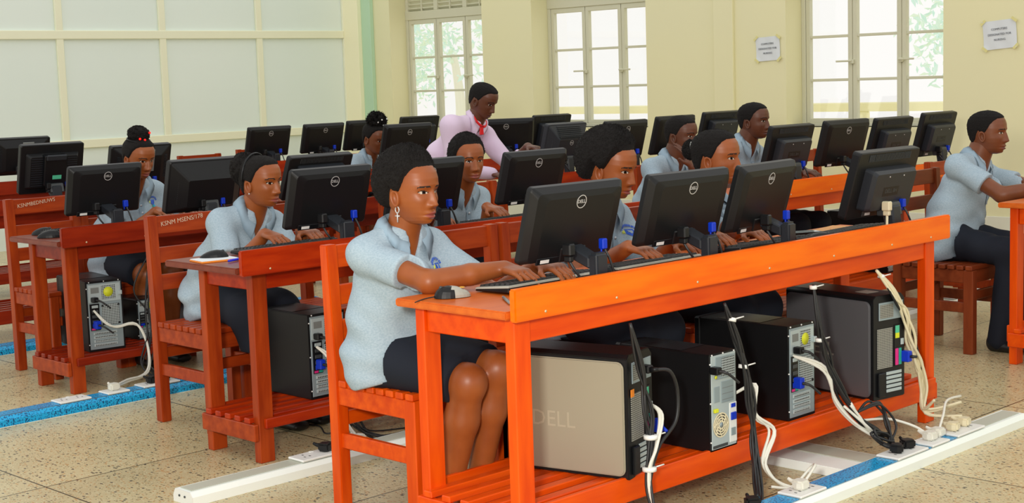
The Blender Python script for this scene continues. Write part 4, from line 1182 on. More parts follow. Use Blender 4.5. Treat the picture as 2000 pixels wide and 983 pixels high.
# ------------------------------------------------------------------ people: bodies and clothes as smooth blended surfaces
class Field:
    def __init__(s, lo, hi, h):
        s.lo = np.array(lo, float); s.h = h
        s.n = np.maximum(np.ceil((np.array(hi)-s.lo)/h).astype(int)+1, 4)
        s.f = np.full(s.n, .5, np.float32)
    def block(s, lo, hi):
        a = np.clip(np.floor((np.array(lo)-s.lo)/s.h).astype(int), 0, s.n-1)
        b = np.clip(np.ceil((np.array(hi)-s.lo)/s.h).astype(int)+1, 1, s.n)
        if np.any(b <= a): return None, None
        g = np.meshgrid(*[s.lo[i]+s.h*np.arange(a[i], b[i]) for i in range(3)], indexing='ij')
        return tuple(slice(a[i], b[i]) for i in range(3)), np.stack(g, -1).astype(np.float32)
    def union(s, sl, d, k):
        a = s.f[sl]
        if k > 0:
            h = np.maximum(k-np.abs(a-d), 0)/k
            s.f[sl] = np.minimum(a, d)-h*h*k*.25
        else:
            s.f[sl] = np.minimum(a, d)
    def cap(s, a, b, ra, rb, k=.02):
        a = np.array(a, float); b = np.array(b, float); m = max(ra, rb)+k+.03
        sl, P = s.block(np.minimum(a, b)-m, np.maximum(a, b)+m)
        if sl is None: return
        ab = b-a; t = np.clip(((P-a)@ab)/max(ab@ab, 1e-9), 0, 1)
        d = np.linalg.norm(P-a-t[..., None]*ab, axis=-1)-(ra+t*(rb-ra))
        s.union(sl, d, k)
    def ecap(s, a, b, wa, wb, da, db, k=.03, lat=(1, 0, 0)):
        a = np.array(a, float); b = np.array(b, float); m = max(wa, wb, da, db)+k+.03
        sl, P = s.block(np.minimum(a, b)-m, np.maximum(a, b)+m)
        if sl is None: return
        ab = b-a; L = np.linalg.norm(ab); n = ab/L
        l = np.array(lat, float); l = l-n*(l@n); l /= np.linalg.norm(l); v = np.cross(n, l)
        t = np.clip(((P-a)@n)/L, 0, 1); q = P-a-t[..., None]*ab
        w = wa+t*(wb-wa); dd = da+t*(db-da)
        r = np.sqrt(((q@l)/w)**2+((q@v)/dd)**2+((q@n)/np.minimum(w, dd))**2)
        s.union(sl, (r-1)*np.minimum(w, dd), k)
    def ell(s, c, r, k=.02):
        c = np.array(c, float); r = np.array(r, float); m = r.max()+k+.03
        sl, P = s.block(c-m, c+m)
        if sl is None: return
        q = np.linalg.norm((P-c)/r, axis=-1)
        s.union(sl, ((q-1)*r.min()), k)
    def grid(s):
        return np.stack(np.meshgrid(*[s.lo[i]+s.h*np.arange(s.n[i]) for i in range(3)], indexing='ij'), -1)
    def cut(s, fun):
        s.f = np.maximum(s.f, fun(s.grid()))
    def front(s, x, z):
        i = (x-s.lo[0])/s.h; kz = (z-s.lo[2])/s.h
        i = int(np.clip(round(i), 0, s.n[0]-1)); kz = int(np.clip(round(kz), 0, s.n[2]-1))
        c = s.f[i, :, kz]; w = np.nonzero(c < 0)[0]
        if len(w) == 0: return None
        j = w[0]
        if j == 0: return s.lo[1]
        t = c[j-1]/(c[j-1]-c[j])
        return s.lo[1]+s.h*(j-1+t)
    def mesh(s):
        f = s.f.copy(); f[0] = f[-1] = .5; f[:, 0] = f[:, -1] = .5; f[:, :, 0] = f[:, :, -1] = .5
        ins = f < 0
        nx, ny, nz = f.shape
        acc = np.zeros((nx-1, ny-1, nz-1, 3), np.float32); cnt = np.zeros((nx-1, ny-1, nz-1), np.float32)
        offs = [(i, j, k) for i in (0, 1) for j in (0, 1) for k in (0, 1)]
        sl = lambda o: tuple(slice(o[q], o[q]+(nx, ny, nz)[q]-1) for q in range(3))
        for o in offs:
            for ax in range(3):
                if o[ax] == 1: continue
                o2 = list(o); o2[ax] = 1
                A = f[sl(o)]; B = f[sl(o2)]
                x = (ins[sl(o)] != ins[sl(o2)])
                t = np.where(x, A/np.where(x, A-B, 1), 0)
                for q in range(3):
                    acc[..., q] += np.where(x, o[q]+(t if q == ax else 0), 0)
                cnt += x
        act = cnt > 0
        idx = np.full(act.shape, -1, np.int64); idx[act] = np.arange(act.sum())
        cells = np.argwhere(act)
        V = s.lo+s.h*(cells+acc[act]/cnt[act][:, None])
        Fs = []
        for ax in range(3):
            b_, c_ = (ax+1) % 3, (ax+2) % 3
            A = [slice(None)]*3; B = [slice(None)]*3
            A[ax] = slice(0, -1); B[ax] = slice(1, None)
            x = ins[tuple(A)] != ins[tuple(B)]
            E = np.argwhere(x)
            E = E[(E[:, b_] > 0) & (E[:, c_] > 0) & (E[:, b_] < f.shape[b_]-1) & (E[:, c_] < f.shape[c_]-1)]
            if len(E) == 0: continue
            flip = ins[tuple(A)][tuple(E.T)]
            def at(db, dc):
                G = E.copy(); G[:, b_] -= db; G[:, c_] -= dc
                return idx[tuple(G.T)]
            q = np.stack([at(1, 1), at(0, 1), at(0, 0), at(1, 0)], 1)
            q[~flip] = q[~flip][:, ::-1]
            Fs.append(q)
        F = np.concatenate(Fs)
        F = F[(F >= 0).all(1)]
        # one pass of smoothing
        for _ in range(1):
            S = np.zeros_like(V); c = np.zeros(len(V))
            for i in range(4):
                a, b = F[:, i], F[:, (i+1) % 4]
                np.add.at(S, a, V[b]); np.add.at(c, a, 1); np.add.at(S, b, V[a]); np.add.at(c, b, 1)
            V = V*.5+.5*S/np.maximum(c, 1)[:, None]
        return V, F
def skin_mat(name, c, c2):
    return mat(name, c, .42, 0, .45, 0, (c2, 14, (1, 1, 1), 3))
SKIN = {'a': skin_mat('brown_skin', C(154, 84, 38), C(142, 74, 33)), 'b': skin_mat('deep_brown_skin', C(122, 68, 38), C(110, 60, 33)), 'c': skin_mat('dark_brown_skin', C(100, 58, 38), C(90, 51, 33))}
LIPS = {'a': mat('lips_rose_brown', C(146, 72, 62), .35), 'b': mat('lips_brown', C(108, 58, 50), .35), 'c': mat('lips_dark_brown', C(84, 48, 44), .35)}
M_eyew = mat('eye_white', C(196, 184, 170), .25)
M_iris = mat('eye_iris', C(26, 16, 12), .12)
M_brow = mat('brow_hair', C(30, 20, 16), .8)
M_hair = mat('black_hair', C(22, 19, 18), .85, 0, .25, bump=(260, 1.0, .004))
M_polo = mat('heather_blue_grey_knit', C(152, 172, 186), .85, 0, .2, 0, (C(168, 186, 198), 150, (1, 1, 1.6), 2), bump=(420, .25, .001))
M_collar = mat('heather_blue_grey_rib', C(148, 170, 186), .85, 0, .2)
M_navy = mat('navy_cloth', C(26, 31, 42), .8, 0, .25, bump=(380, .3, .001))
M_pinks = mat('pale_pink_cotton', C(226, 206, 230), .8, 0, .2, bump=(60, .2, .004))
M_shoe = mat('black_shoe', C(20, 20, 22), .4)
M_button = mat('pearl_button', C(200, 206, 214), .3)
M_emb_b = mat('embroidery_blue', C(40, 90, 200), .6); M_emb_g = mat('embroidery_green', C(40, 160, 110), .6); M_emb_y = mat('embroidery_yellow', C(205, 215, 90), .6)
M_emb_t = mat('embroidery_teal', C(40, 170, 200), .6); M_thread = mat('embroidery_navy', C(40, 60, 160), .6)

HZ = np.array([-.106, -.100, -.090, -.078, -.062, -.045, -.025, 0, .025, .045, .065, .082, .095, .105, .111])
HF = np.array([.045, .068, .079, .083, .086, .086, .086, .087, .093, .092, .086, .074, .056, .034, .0])
HB = np.array([.0, .022, .040, .055, .066, .076, .086, .094, .098, .099, .094, .083, .066, .042, .0])
HW = np.array([.0, .026, .038, .047, .055, .062, .067, .0705, .0725, .0725, .0690, .061, .048, .030, .0])
def head_point(z, th, feat=True, fem=1.0):
    """surface of the bare head, z rel. to the eye line, th = 0 at the front"""
    f = np.interp(z, HZ, HF); bk = np.interp(z, HZ, HB); w = np.interp(z, HZ, HW)
    c, s_ = np.cos(th), np.sin(th)
    n = 2.25
    x = w*np.sign(s_)*np.abs(s_)**(2/n)
    y = -np.where(c > 0, f*np.abs(c)**(2/n), -bk*np.abs(c)**(2/2.1))
    if feat:
        g = lambda x0, z0, sx, sz: np.exp(-((x-x0)/sx)**2-((z-z0)/sz)**2)
        fr = (c > 0)
        d = np.zeros_like(x)
        nz = np.clip((.012-z)/.05, 0, 1)
        d += np.where((z < .02) & (z > -.06), 1, 0)*(.005+.017*nz)*np.exp(-(x/(.0075+.006*nz))**2)*np.clip((.018-z)/.02, 0, 1)*np.clip((z+.054)/.012, 0, 1)
        for sx in (-1, 1):
            d += .008*g(sx*.0155, -.041, .0075, .009)
            d += -.0095*g(sx*.031, .001, .017, .011)+.0050*g(sx*.031, 0, .012, .0075)
            d += .003*g(sx*.030, .018, .02, .007)
            d += .004*g(sx*.043, -.026, .018, .016)
            d += -.002*g(sx*.03, -.066, .01, .014)
        d += .0075*g(0, -.0655, .019, .0058)+.0085*g(0, -.0785, .017, .006)-.0055*g(0, -.0722, .024, .0022)
        d += -.002*g(0, -.057, .004, .006)-.004*g(0, -.088, .016, .005)+.004*g(0, -.098, .016, .009)
        y = y-np.where(fr, d, 0)
    return np.stack([x, y, z+0*x], -1)
def head_mats(P, gaze=(0, 0)):
    x, y, z = P[..., 0], P[..., 1], P[..., 2]
    m = np.zeros(x.shape, int)
    fr = y < -.03
    for sx in (-1, 1):
        dx = x-sx*.031
        op = .0047*np.clip(1-(dx/.0150)**2, 0, None)
        zc = z-.0006-.0012*sx*dx/.015
        m[fr & (np.abs(zc) < op)] = 1
        m[fr & (np.abs(zc) < op) & (((dx-gaze[0])**2+(zc-gaze[1])**2) < .0060**2)] = 2
        m[fr & (np.abs(dx) < .0165) & (zc > op) & (zc < op+.0024)] = 3
        bz = .0175+.003*np.clip(1-(dx/.02)**2, -1, 1)
        m[fr & (np.abs(dx) < .021) & (np.abs(z-bz) < .0024)] = 3
    lw = .0245
    up = (z < -.0622-.0+.0018*np.cos(x/.006)*0) & (z > -.0722) & (z < -.0612-.010*(np.abs(x)/lw)**1.6)
    lo = (z <= -.0722) & (z > -.0845+.0115*(np.abs(x)/lw)**1.8)
    m[fr & (np.abs(x) < lw) & (up | lo)] = 4
    return m
def rot_head(yaw, pitch, roll):
    return np.array(Matrix.Rotation(math.radians(yaw), 3, 'Z') @ Matrix.Rotation(math.radians(pitch), 3, 'X') @ Matrix.Rotation(math.radians(roll), 3, 'Y'))
def ik(a, t, l1, l2, pole):
    a, t, pole = Vector(a), Vector(t), Vector(pole)
    d = t-a; L = d.length
    if L > (l1+l2)*.985:
        k = L/((l1+l2)*.985); l1 *= k; l2 *= k
    n = d.normalized(); x = (l1*l1-l2*l2+L*L)/(2*L); h = math.sqrt(max(l1*l1-x*x, 0))
    p = pole-n*pole.dot(n); p.normalize()
    return a+n*x+p*h
def add_hand(F, Wp, d, nrm, side, curl=.35, s=1.0, spread=1.0, thumb_in=.0):
    """palm and five fingers; d towards the fingers, nrm out of the palm, side towards the thumb"""
    Wp, d, nrm, side = (Vector(q) for q in (Wp, d, nrm, side))
    d.normalize(); side = (side-d*side.dot(d)).normalized(); nrm = d.cross(side) if d.cross(side).dot(nrm) > 0 else -d.cross(side)
    F.ecap(Wp-d*.01, Wp+d*.075*s, .026*s, .039*s, .015*s, .0125*s, .012, side)
    F.cap(Wp+d*.012*s+side*.018*s, Wp+d*.045*s+side*.034*s+nrm*.006, .014*s, .0125*s, .012)
    lens = ((.030, .041, .025, .019, .0090), (.010, .046, .029, .021, .0092), (-.010, .043, .027, .020, .0088), (-.029, .033, .021, .017, .0078))
    for i, (o, l1, l2, l3, r) in enumerate(lens):
        base = Wp+d*(.082-.0035*abs(i-1)**1.5)*s+side*o*s
        dirx = (d+side*o*2.2*spread).normalized()
        F.cap(Wp+d*.03*s+side*o*.8*s, base, .0115*s, .0105*s, .006)
        p = base; a = .25*curl; r *= s
        for l, rr in ((l1, .96), (l2, .88), (l3, .78)):
            a += curl*(.75 if l is l1 else 1.0)
            q = p+(dirx*math.cos(a)+nrm*math.sin(a))*l*s
            F.cap(p, q, r*(rr+.06), r*rr, .003); p = q
    b0 = Wp+d*.035*s+side*.032*s+nrm*.006
    t1 = (d*.62+side*(.72-thumb_in)+nrm*.25).normalized(); t2 = (d*.86+side*(.35-thumb_in)+nrm*.25).normalized()
    b1 = b0+t1*.038*s; b2 = b1+t2*.030*s
    F.cap(b0, b1, .0125*s, .0105*s, .006); F.cap(b1, b2, .0102*s, .0082*s, .003)

def person(label, hip, eye, sc=.95, yaw=0, hy=0, hp=0, hr=0, skin='a', top='polo', bottom='skirt', hair='afro', handR=None, handL=None, near=False, female=True,
           standing=False, feet=None, shw=None, elbow_out=.35, extra=None, knees=None, gaze=(0, 0), text=None, emblem=True, hdirR=(0, -1, -.12), hdirL=(0, -1, -.12), thigh=.36, shoes=True, poleR=None, poleL=None, long=False):
    t = thing('person', label, 'person', (hip[0], hip[1], 0), math.radians(yaw))
    Rz = Matrix.Rotation(-math.radians(yaw), 3, 'Z')
    loc = lambda p: np.array(Rz @ (Vector(p)-Vector((hip[0], hip[1], 0))))
    E = loc(eye); hipz = hip[2] if len(hip) > 2 else .535
    h = .0055 if near else .0075
    fat = 1.0 if female else 1.05
    pel = np.array((0, .008, hipz))
    N = E+np.array((0, .050, -.118*sc))
    if standing:
        ax = (N-pel); ax /= np.linalg.norm(ax)
    up = (N-pel)/np.linalg.norm(N-pel)
    chest = pel*.36+N*.64+np.array((0, .012, -.015)); belly = pel*.70+N*.30+np.array((0, .012, 0))
    sw = shw or (.138 if female else .158)
    fwd = np.cross(up, (1, 0, 0)); fwd = fwd if fwd[1] < 0 else -fwd; fwd = fwd/np.linalg.norm(fwd)
    SH = N-up*(.105 if standing else .078)-fwd*(.0 if standing else .012)
    lat_ = np.array((1., 0, 0))-up*up[0]; lat_ /= np.linalg.norm(lat_)
    sR, sL = SH-lat_*sw, SH+lat_*sw
    l1, l2 = .275*sc, .25*sc
    lo = np.minimum.reduce([pel, N, sR, sL])-np.array((.24, .26, .2)); hi = np.maximum.reduce([pel, N, sR, sL])+np.array((.24, .24, .06))
    hands = {}
    for key, sh, tgt, hd, pole in (('R', sR, handR, hdirR, poleR), ('L', sL, handL, hdirL, poleL)):
        if tgt is None: tgt = np.array(Vector(sh))+np.array((0, -.25, -.30))
        else: tgt = loc(tgt)
        hd = np.array(Rz @ Vector(hd)); hd = hd/np.linalg.norm(hd)
        sg = -1 if key == 'R' else 1
        wr = tgt-hd*.085*sc
        el = np.array(ik(sh, wr, l1, l2, pole or (sg*elbow_out, .35, -1)))
        hands[key] = (sh, el, wr, hd, sg)
    def torso(F, o, shirt):
        o2 = o+(.026 if shirt and top == 'polo' else 0)
        F.ecap(pel+up*.0, belly, .140*fat+o2, .120*fat+o2, .100+o2, .088+o2, .02)
        F.ecap(belly, chest, .120*fat+o2, .128*fat+(o+o2)/2, .088+o2, .088+(o+o2)/2, .02)
        F.ecap(chest, N-up*.055, .128*fat+o, .080+o, .088+o, .052+o, .02)
        F.cap(sR+lat_*.015, sL-lat_*.015, .043+o, .043+o, .035)
        if shirt:
            F.cap(sR, N-up*.028, .038+o, .046+o, .03); F.cap(sL, N-up*.028, .038+o, .046+o, .03)
        if female:
            for sx in (-1, 1):
                c = chest+lat_*sx*.058+fwd*.068-up*.02
                F.ell(c, (.050+o, .044+o, .055+o), .05)
    # --- shirt
    F = Field(lo, hi, h)
    o = .011
    torso(F, o, True)
    longs = top == 'pink'
    for key in 'RL':
        sh, el, wr, hd, sg = hands[key]
        if longs:
            F.cap(sh, el, .066, .052, .04); F.cap(el, wr, .052, .040, .02)
    if longs:
        F2lo = np.minimum.reduce([lo]+[hands[k][i]-.1 for k in 'RL' for i in (1, 2)]); F2hi = np.maximum.reduce([hi]+[hands[k][i]+.1 for k in 'RL' for i in (1, 2)])
        F = Field(F2lo, F2hi, h); torso(F, o, True)
        for key in 'RL':
            sh, el, wr, hd, sg = hands[key]
            F.cap(sh, el, .068, .052, .04); F.cap(el, wr, .052, .040, .02)
    else:
        for key in 'RL':
            sh, el, wr, hd, sg = hands[key]
            e = sh+(el-sh)*.62
            F.ecap(sh, e+(el-sh)*.12, .051, .060, .050, .057, .03)
    # skirted hem of the untucked shirt
    F.ecap(pel-np.array((0, .012, .075)), belly, .178*fat, .138*fat, .122, .100, .03)
    G = F.grid()
    x, y, z = G[..., 0], G[..., 1], G[..., 2]
    R = random.Random(hash(label) % 1000 if False else len(label)*7+int(abs(hip[0])*100))
    wv = np.zeros(x.shape)
    for i in range(7):
        kx, ky, kz = R.uniform(-40, 40), R.uniform(-40, 40), R.uniform(20, 75)
        wv += np.sin(kx*x+ky*y+kz*z+R.uniform(0, 6)+1.3*np.sin(18*x+14*z+R.uniform(0, 6)))
    amp = .0012+.0022*np.clip((N[2]-.08-z)/.3, 0, 1)
    F.f += (wv/1.7*amp).astype(np.float32)
    if standing:
        F.f = np.where(((G-pel)@fwd) < .19, np.maximum(F.f, ((pel-up*.05-G)@up)), F.f).astype(np.float32)
    else:
        F.f = np.maximum(F.f, (hipz-.115+.30*np.clip(-(y-pel[1]), 0, .3)-z).astype(np.float32))
    if not longs:
        for key in 'RL':
            sh, el, wr, hd, sg = hands[key]
            n = (el-sh)/np.linalg.norm(el-sh); e = sh+(el-sh)*.64
            near_arm = np.linalg.norm(G-e, axis=-1) < .13
            cut = (G-e)@n
            lat = sg*((G-SH)@lat_)
            mask = near_arm & (lat > sw*.72)
            F.f = np.where(mask, np.maximum(F.f, cut), F.f).astype(np.float32)
    SF = Field(lo, hi, h); SF.lo, SF.n, SF.h, SF.f = F.lo, F.n, F.h, F.f.copy()
    # open neck
    zv = N-up*(.118 if not longs else .07)
    q = (G-zv)@up
    wd = np.abs((G-N)@lat_)-np.clip(q, 0, 1)*.24
    wedge = np.maximum(np.maximum(wd, -q), -(((G-N)@fwd)-.0))
    F.f = np.maximum(F.f, -wedge).astype(np.float32)
    F.f = np.maximum(F.f, ((G-(N+up*.012))@up).astype(np.float32))
    V, Q = F.mesh()
    b = MB(); b.add(V.tolist(), Q.tolist(), M_pinks if longs else M_polo, True)
    shirt = b.obj('shirt' if longs else 'polo_shirt', t)
    def fy(xx, zz, dflt):
        v = SF.front(xx, zz)
        return dflt if v is None else v
    # collar
    b = MB(); V = []; Fc = []; n = 40; cm = M_pinks if longs else M_collar
    for i in range(n+1):
        ph = (-158+316*i/n); a = math.radians(ph); fr = max(0, (abs(ph)-70)/88)
        dx, dy = math.sin(a), math.cos(a)
        def P(r, dz, fo=0):
            p = N+lat_*dx*r-fwd*(dy*r*.95)+up*dz
            return p
        top_ = P(.060+.004*fr, .034-.052*fr); inn = P(.066, -.018-.03*fr); outr = P(.094+.012*fr**2, -.012-.080*fr**1.5)
        if abs(ph) > 80:
            yy = fy(outr[0], outr[2], outr[1])
            outr[1] = min(outr[1], yy-.006)
        mid = (top_+outr)/2+up*.006+np.array((dx*.006, 0, 0))-fwd*dy*.006
        V += [inn, top_, mid, outr, outr-up*.002+np.array((-dx*.004, 0, 0))]
    for i in range(n):
        for k in range(4):
            Fc.append((i*5+k, i*5+k+1, (i+1)*5+k+1, (i+1)*5+k))
    b.add([tuple(v) for v in V], Fc, cm, True); b.obj('collar', shirt)
    # placket and buttons
    b = MB(); V = []; Fc = []; n = 8
    for i in range(n+1):
        c = N-up*(.128+.125*i/n)
        for dx in (-.015, .015):
            yy = fy(N[0]+dx, c[2], c[1]-.1)
            V.append((N[0]+dx, yy-.0035, c[2]))
    for i in range(n): Fc.append((2*i, 2*i+1, 2*i+3, 2*i+2))
    b.add(V, Fc, cm, True); b.obj('placket', shirt)
    for dz in (.145, .185) if not longs else (.14, .21, .28):
        c = N-up*dz; yy = fy(N[0]+.0, c[2], c[1]-.1)
        b = MB(); b.cyl((N[0], yy-.003, c[2]), (N[0], yy-.0065, c[2]), .0055, .0055, M_button, 12); b.obj('button', shirt)
    if emblem and not longs:
        b = MB(); cx, cz = N[0]+.078, (N-up*.132)[2]
        def patch(pts, m):
            VV = [(cx+px, fy(cx+px, cz+pz, chest[1]-.12)-.004, cz+pz) for px, pz in pts]
            b.add(VV, [tuple(range(len(VV)))], m)
        for i in range(10):
            a0, a1 = PI*(.05+.9*i/10), PI*(.05+.9*(i+.75)/10)
            patch([(.030*math.cos(a), .004+.026*math.sin(a)) for a in (a0, a1)]+[(.021*math.cos(a), .004+.018*math.sin(a)) for a in (a1, a0)], M_emb_b)
        patch([(-.012, .012), (.012, .012), (.014, -.004), (0, -.018), (-.014, -.004)], M_emb_b)
        patch([(-.006, .009), (.007, .007), (.002, -.010)], M_polo)
        patch([(-.004, -.014), (.012, -.012), (.016, -.030), (.004, -.040)], M_emb_t)
        patch([(-.010, -.016), (-.003, -.016), (.003, -.040), (-.004, -.034)], M_emb_g)
        patch([(-.024, .004), (-.014, .010), (-.016, -.002), (-.023, -.004)], M_emb_y)
        b.obj('embroidered_crest', shirt)
    if text:
        tv, tf = text_mesh(text, .021, .0004)
        b = MB(); cx, cz = N[0]-.085, (N-up*.225)[2]
        b.add([(cx+v.x, fy(cx+v.x, cz+v.y, chest[1]-.12)-.0045-v.z, cz+v.y) for v in tv], tf, M_thread); b.obj('embroidered_name', shirt)
    # --- body
    BV = []; BF = []; BM = []; BS = []
    def addm(V, Q, mi=0):
        n0 = sum(len(v) for v in BV); BV.append(np.asarray(V)); BF.extend([tuple(int(i)+n0 for i in f) for f in Q])
        BM.extend(list(mi) if hasattr(mi, '__len__') else [mi]*len(Q))
    F = Field(lo, hi+np.array((0, 0, .14)), .0075)
    torso(F, -.004, False)
    hc = E+np.array((0, .020, -.045*sc))
    F.cap(N-up*.05, hc, .056*(1 if female else 1.12), .052*(1 if female else 1.12), .03)
    addm(*F.mesh())
    ah = .0042 if near else .0058
    for key in 'RL':
        sh, el, wr, hd, sg = hands[key]
        tip = wr+hd*.2*sc
        lo2 = np.minimum.reduce([sh, el, wr, tip])-.07; hi2 = np.maximum.reduce([sh, el, wr, tip])+.07
        F = Field(lo2, hi2, ah)
        F.cap(sh, el, .042*sc*fat, .036*sc*fat, .02); F.cap(el, el*.45+wr*.55, .038*sc*fat, .034*sc*fat, .015); F.cap(el*.45+wr*.55, wr, .034*sc*fat, .0245*sc*fat, .01)
        nrm = np.array((0, -.1, -1.)); 
        if extra and extra.get('palm'+key): nrm = np.array(extra['palm'+key])
        side = np.array((-sg, 0, .0))
        if extra and extra.get('thumb'+key): side = np.array(extra['thumb'+key])
        add_hand(F, wr, hd, nrm, side, extra.get('curl'+key, .34) if extra else .34, sc*.98)
        addm(*F.mesh())
    # --- legs, skirt or trousers
    kz = .47*sc+.03
    legs = []
    for sg in (-1, 1):
        hp_ = pel+np.array((sg*.085, -.01, -.01))
        if standing:
            ft = loc(feet[0 if sg < 0 else 1]); kn = (hp_+ft)/2+np.array((0, -.05, .03)); an = ft+np.array((0, 0, .08))
        else:
            kn = np.array((sg*.075, -thigh, kz)) if knees is None else loc(knees[0 if sg < 0 else 1])
            an = np.array((sg*.075+(.01*sg), -thigh+.06, .085)) if feet is None else loc(feet[0 if sg < 0 else 1])+np.array((0, 0, .085))
        legs.append((sg, hp_, kn, an))
    lo3 = np.minimum.reduce([p for l in legs for p in l[1:]])-np.array((.19, .19, .09)); hi3 = np.maximum.reduce([p for l in legs for p in l[1:]])+np.array((.19, .19, .19))
    F = Field(lo3, hi3, .0085 if not near else .0075)
    if bottom == 'skirt':
        for sg, a, k_, an in legs:
            F.ecap(a, k_+(k_-a)*.05, .088, .080, .084, .070, .05)
        a = (legs[0][1]+legs[1][1])/2; k_ = (legs[0][2]+legs[1][2])/2
        F.ecap(a, k_, .12, .085, .085, .058, .05)
        F.ecap(pel-np.array((0, 0, .02)), pel+np.array((0, 0, .05)), .150, .13, .115, .10, .05)
        n = (k_-a)/np.linalg.norm(k_-a); e = k_-n*.035
        if long:
            e = k_+n*.30
            for sg, a_, kk, an in legs:
                F.cap(kk, kk*.62+an*.38, .078, .082, .04)
            F.cap(k_, k_*.62+(legs[0][3]+legs[1][3])*.19, .07, .08, .04)
            G = F.grid(); F.f = np.maximum(F.f, k_[2]-.15-G[..., 2]).astype(np.float32)
        G = F.grid(); F.f = np.maximum(F.f, np.minimum(G[..., 1]-(pel[1]-.115), G[..., 2]-(hipz-.082))).astype(np.float32); F.f = np.maximum(F.f, ((G-e)@n)).astype(np.float32)
        F.f += (.0015*np.sin(60*G[..., 0]+20*G[..., 1])).astype(np.float32)
        V, Q = F.mesh(); b = MB(); b.add(V.tolist(), Q.tolist(), M_navy, True); b.obj('skirt', t)
        F = Field(lo3, hi3, .0085 if not near else .006)
        for sg, a, k_, an in legs:
            F.cap(a*.4+k_*.6, k_, .066*sc, .057*sc, .02); F.cap(k_, k_*.68+an*.32, .054*sc, .056*sc, .02); F.cap(k_*.68+an*.32, an, .055*sc, .034*sc, .02)
            F.ell(k_+np.array((0, -.012, .006)), (.047, .045, .05), .03)
            F.cap(an, an+np.array((0, -.09, -.045)), .034, .028, .02)
        addm(*F.mesh())
    else:
        for sg, a, k_, an in legs:
            F.ecap(a, k_, .092, .068, .09, .066, .04); F.cap(k_, an-np.array((0, 0, .03)), .066, .052, .03)
        F.ecap(pel-np.array((0, 0, .02)), pel+up*.06, .155, .145, .125, .115, .05)
        G = F.grid()
        if not standing: F.f = np.maximum(F.f, np.minimum(G[..., 1]-(pel[1]-.115), G[..., 2]-(hipz-.082))).astype(np.float32)
        F.f += (.0022*np.sin(50*G[..., 0]+30*G[..., 2]+4*np.sin(22*G[..., 1]))).astype(np.float32)
        V, Q = F.mesh(); b = MB(); b.add(V.tolist(), Q.tolist(), M_navy, True); b.obj('trousers', t)
    if shoes:
        for sg, a, k_, an in legs:
            F = Field(an+np.array((-.08, -.24, -.1)), an+np.array((.08, .1, .08)), .006)
            F.ecap(an+np.array((0, .025, -.058)), an+np.array((0, -.12, -.062)), .036, .041, .030, .020, .02)
            F.ell(an+np.array((0, .01, -.035)), (.036, .05, .036), .02)
            F.f = np.maximum(F.f, (an[2]-.084-F.grid()[..., 2])).astype(np.float32)
            V, Q = F.mesh(); b = MB(); b.add(V.tolist(), Q.tolist(), M_shoe, True); b.obj('shoe', t)
    # --- head
    nz, nt = (120, 176) if near else (80, 120)
    zz = .0025+.1085*np.sin(np.linspace(-PI/2, PI/2, nz+1))
    u = np.linspace(-PI, PI, nt+1)[:-1]; th = u+.55*np.sin(u)*-1
    TH, ZZ = np.meshgrid(th, zz)
    HP = head_point(ZZ, TH)
    mm = head_mats((HP[:-1]+HP[1:]+np.roll(HP, -1, 1)[:-1]+np.roll(HP, -1, 1)[1:])/4, gaze)
    Rh = rot_head(hy, hp, hr)
    tr = lambda P: (np.asarray(P).reshape(-1, 3)*sc)@Rh.T+E
    FQ = []
    for i in range(nz):
        for k in range(nt):
            FQ.append((i*nt+k, i*nt+(k+1) % nt, (i+1)*nt+(k+1) % nt, (i+1)*nt+k))
    addm(tr(HP), FQ, mm.reshape(-1))
    # ears
    for sx in (-1, 1):
        ne, me_ = 26, 8; V = []; Q = []
        for i in range(me_+1):
            r = i/me_
            for k in range(ne):
                a = 2*PI*k/ne
                ey, ez = math.cos(a)*.0165*r*(1+.12*math.sin(a)), math.sin(a)*.029*r
                bulge = .0095*(math.exp(-((r-.80)/.2)**2))-.004*math.exp(-(r/.45)**2)
                V.append((sx*(.0675+bulge+.10*max(ey, -.005)+.004), .006+ey+.12*ez, -.016+ez))
        for i in range(me_):
            for k in range(ne):
                f = (i*ne+k, i*ne+(k+1) % ne, (i+1)*ne+(k+1) % ne, (i+1)*ne+k)
                Q.append(f if sx > 0 else f[::-1])
        n0 = len(V)
        for k in range(ne):
            a = 2*PI*k/ne; V.append((sx*.060, .004+math.cos(a)*.012, -.016+math.sin(a)*.022))
        for k in range(ne):
            f = (me_*ne+k, me_*ne+(k+1) % ne, n0+(k+1) % ne, n0+k)
            Q.append(f if sx > 0 else f[::-1])
        addm(tr(V), Q, 0)
    b = MB()
    V = np.concatenate(BV)
    mats = [SKIN[skin], M_eyew, M_iris, M_brow, LIPS[skin]]
    for m in mats: b.slot(m)
    b.v = [tuple(v) for v in V]; b.f = BF; b.mi = [int(i) for i in BM]; b.sm = [True]*len(BF)
    b.obj('body', t)
    # --- hair
    hl_t = np.radians([0, 40, 58, 72, 86, 94, 106, 122, 145, 180])
    hl_z = np.array([.072, .070, .060, .040, -.004, -.010, .006, -.040, -.060, -.066])
    if hair == 'crop' : hl_z = hl_z+np.array([-.006, -.006, -.006, -.004, 0, 0, 0, 0, 0, 0])
    nz, nt = (96, 150) if near else (64, 100)
    zz = .0025+.1085*np.sin(np.linspace(-PI/2, PI/2, nz+1)); th = np.linspace(-PI, PI, nt+1)[:-1]
    TH, ZZ = np.meshgrid(th, zz)
    HP = head_point(ZZ, TH, False)
    wgt = np.clip((ZZ-np.interp(np.abs(TH), hl_t, hl_z))/(.040 if hair.startswith('afro') else .022), 0, 1)
    wgt = wgt*wgt*(3-2*wgt)
    Ctr = np.array((0, .012, .035)); D = HP-Ctr; Dl = np.linalg.norm(D, axis=-1, keepdims=True); D = D/Dl
    vol = {'afro': 1, 'afrobig': 1, 'afroshort': 1}.get(hair, 0)
    sph = (ZZ > -9)
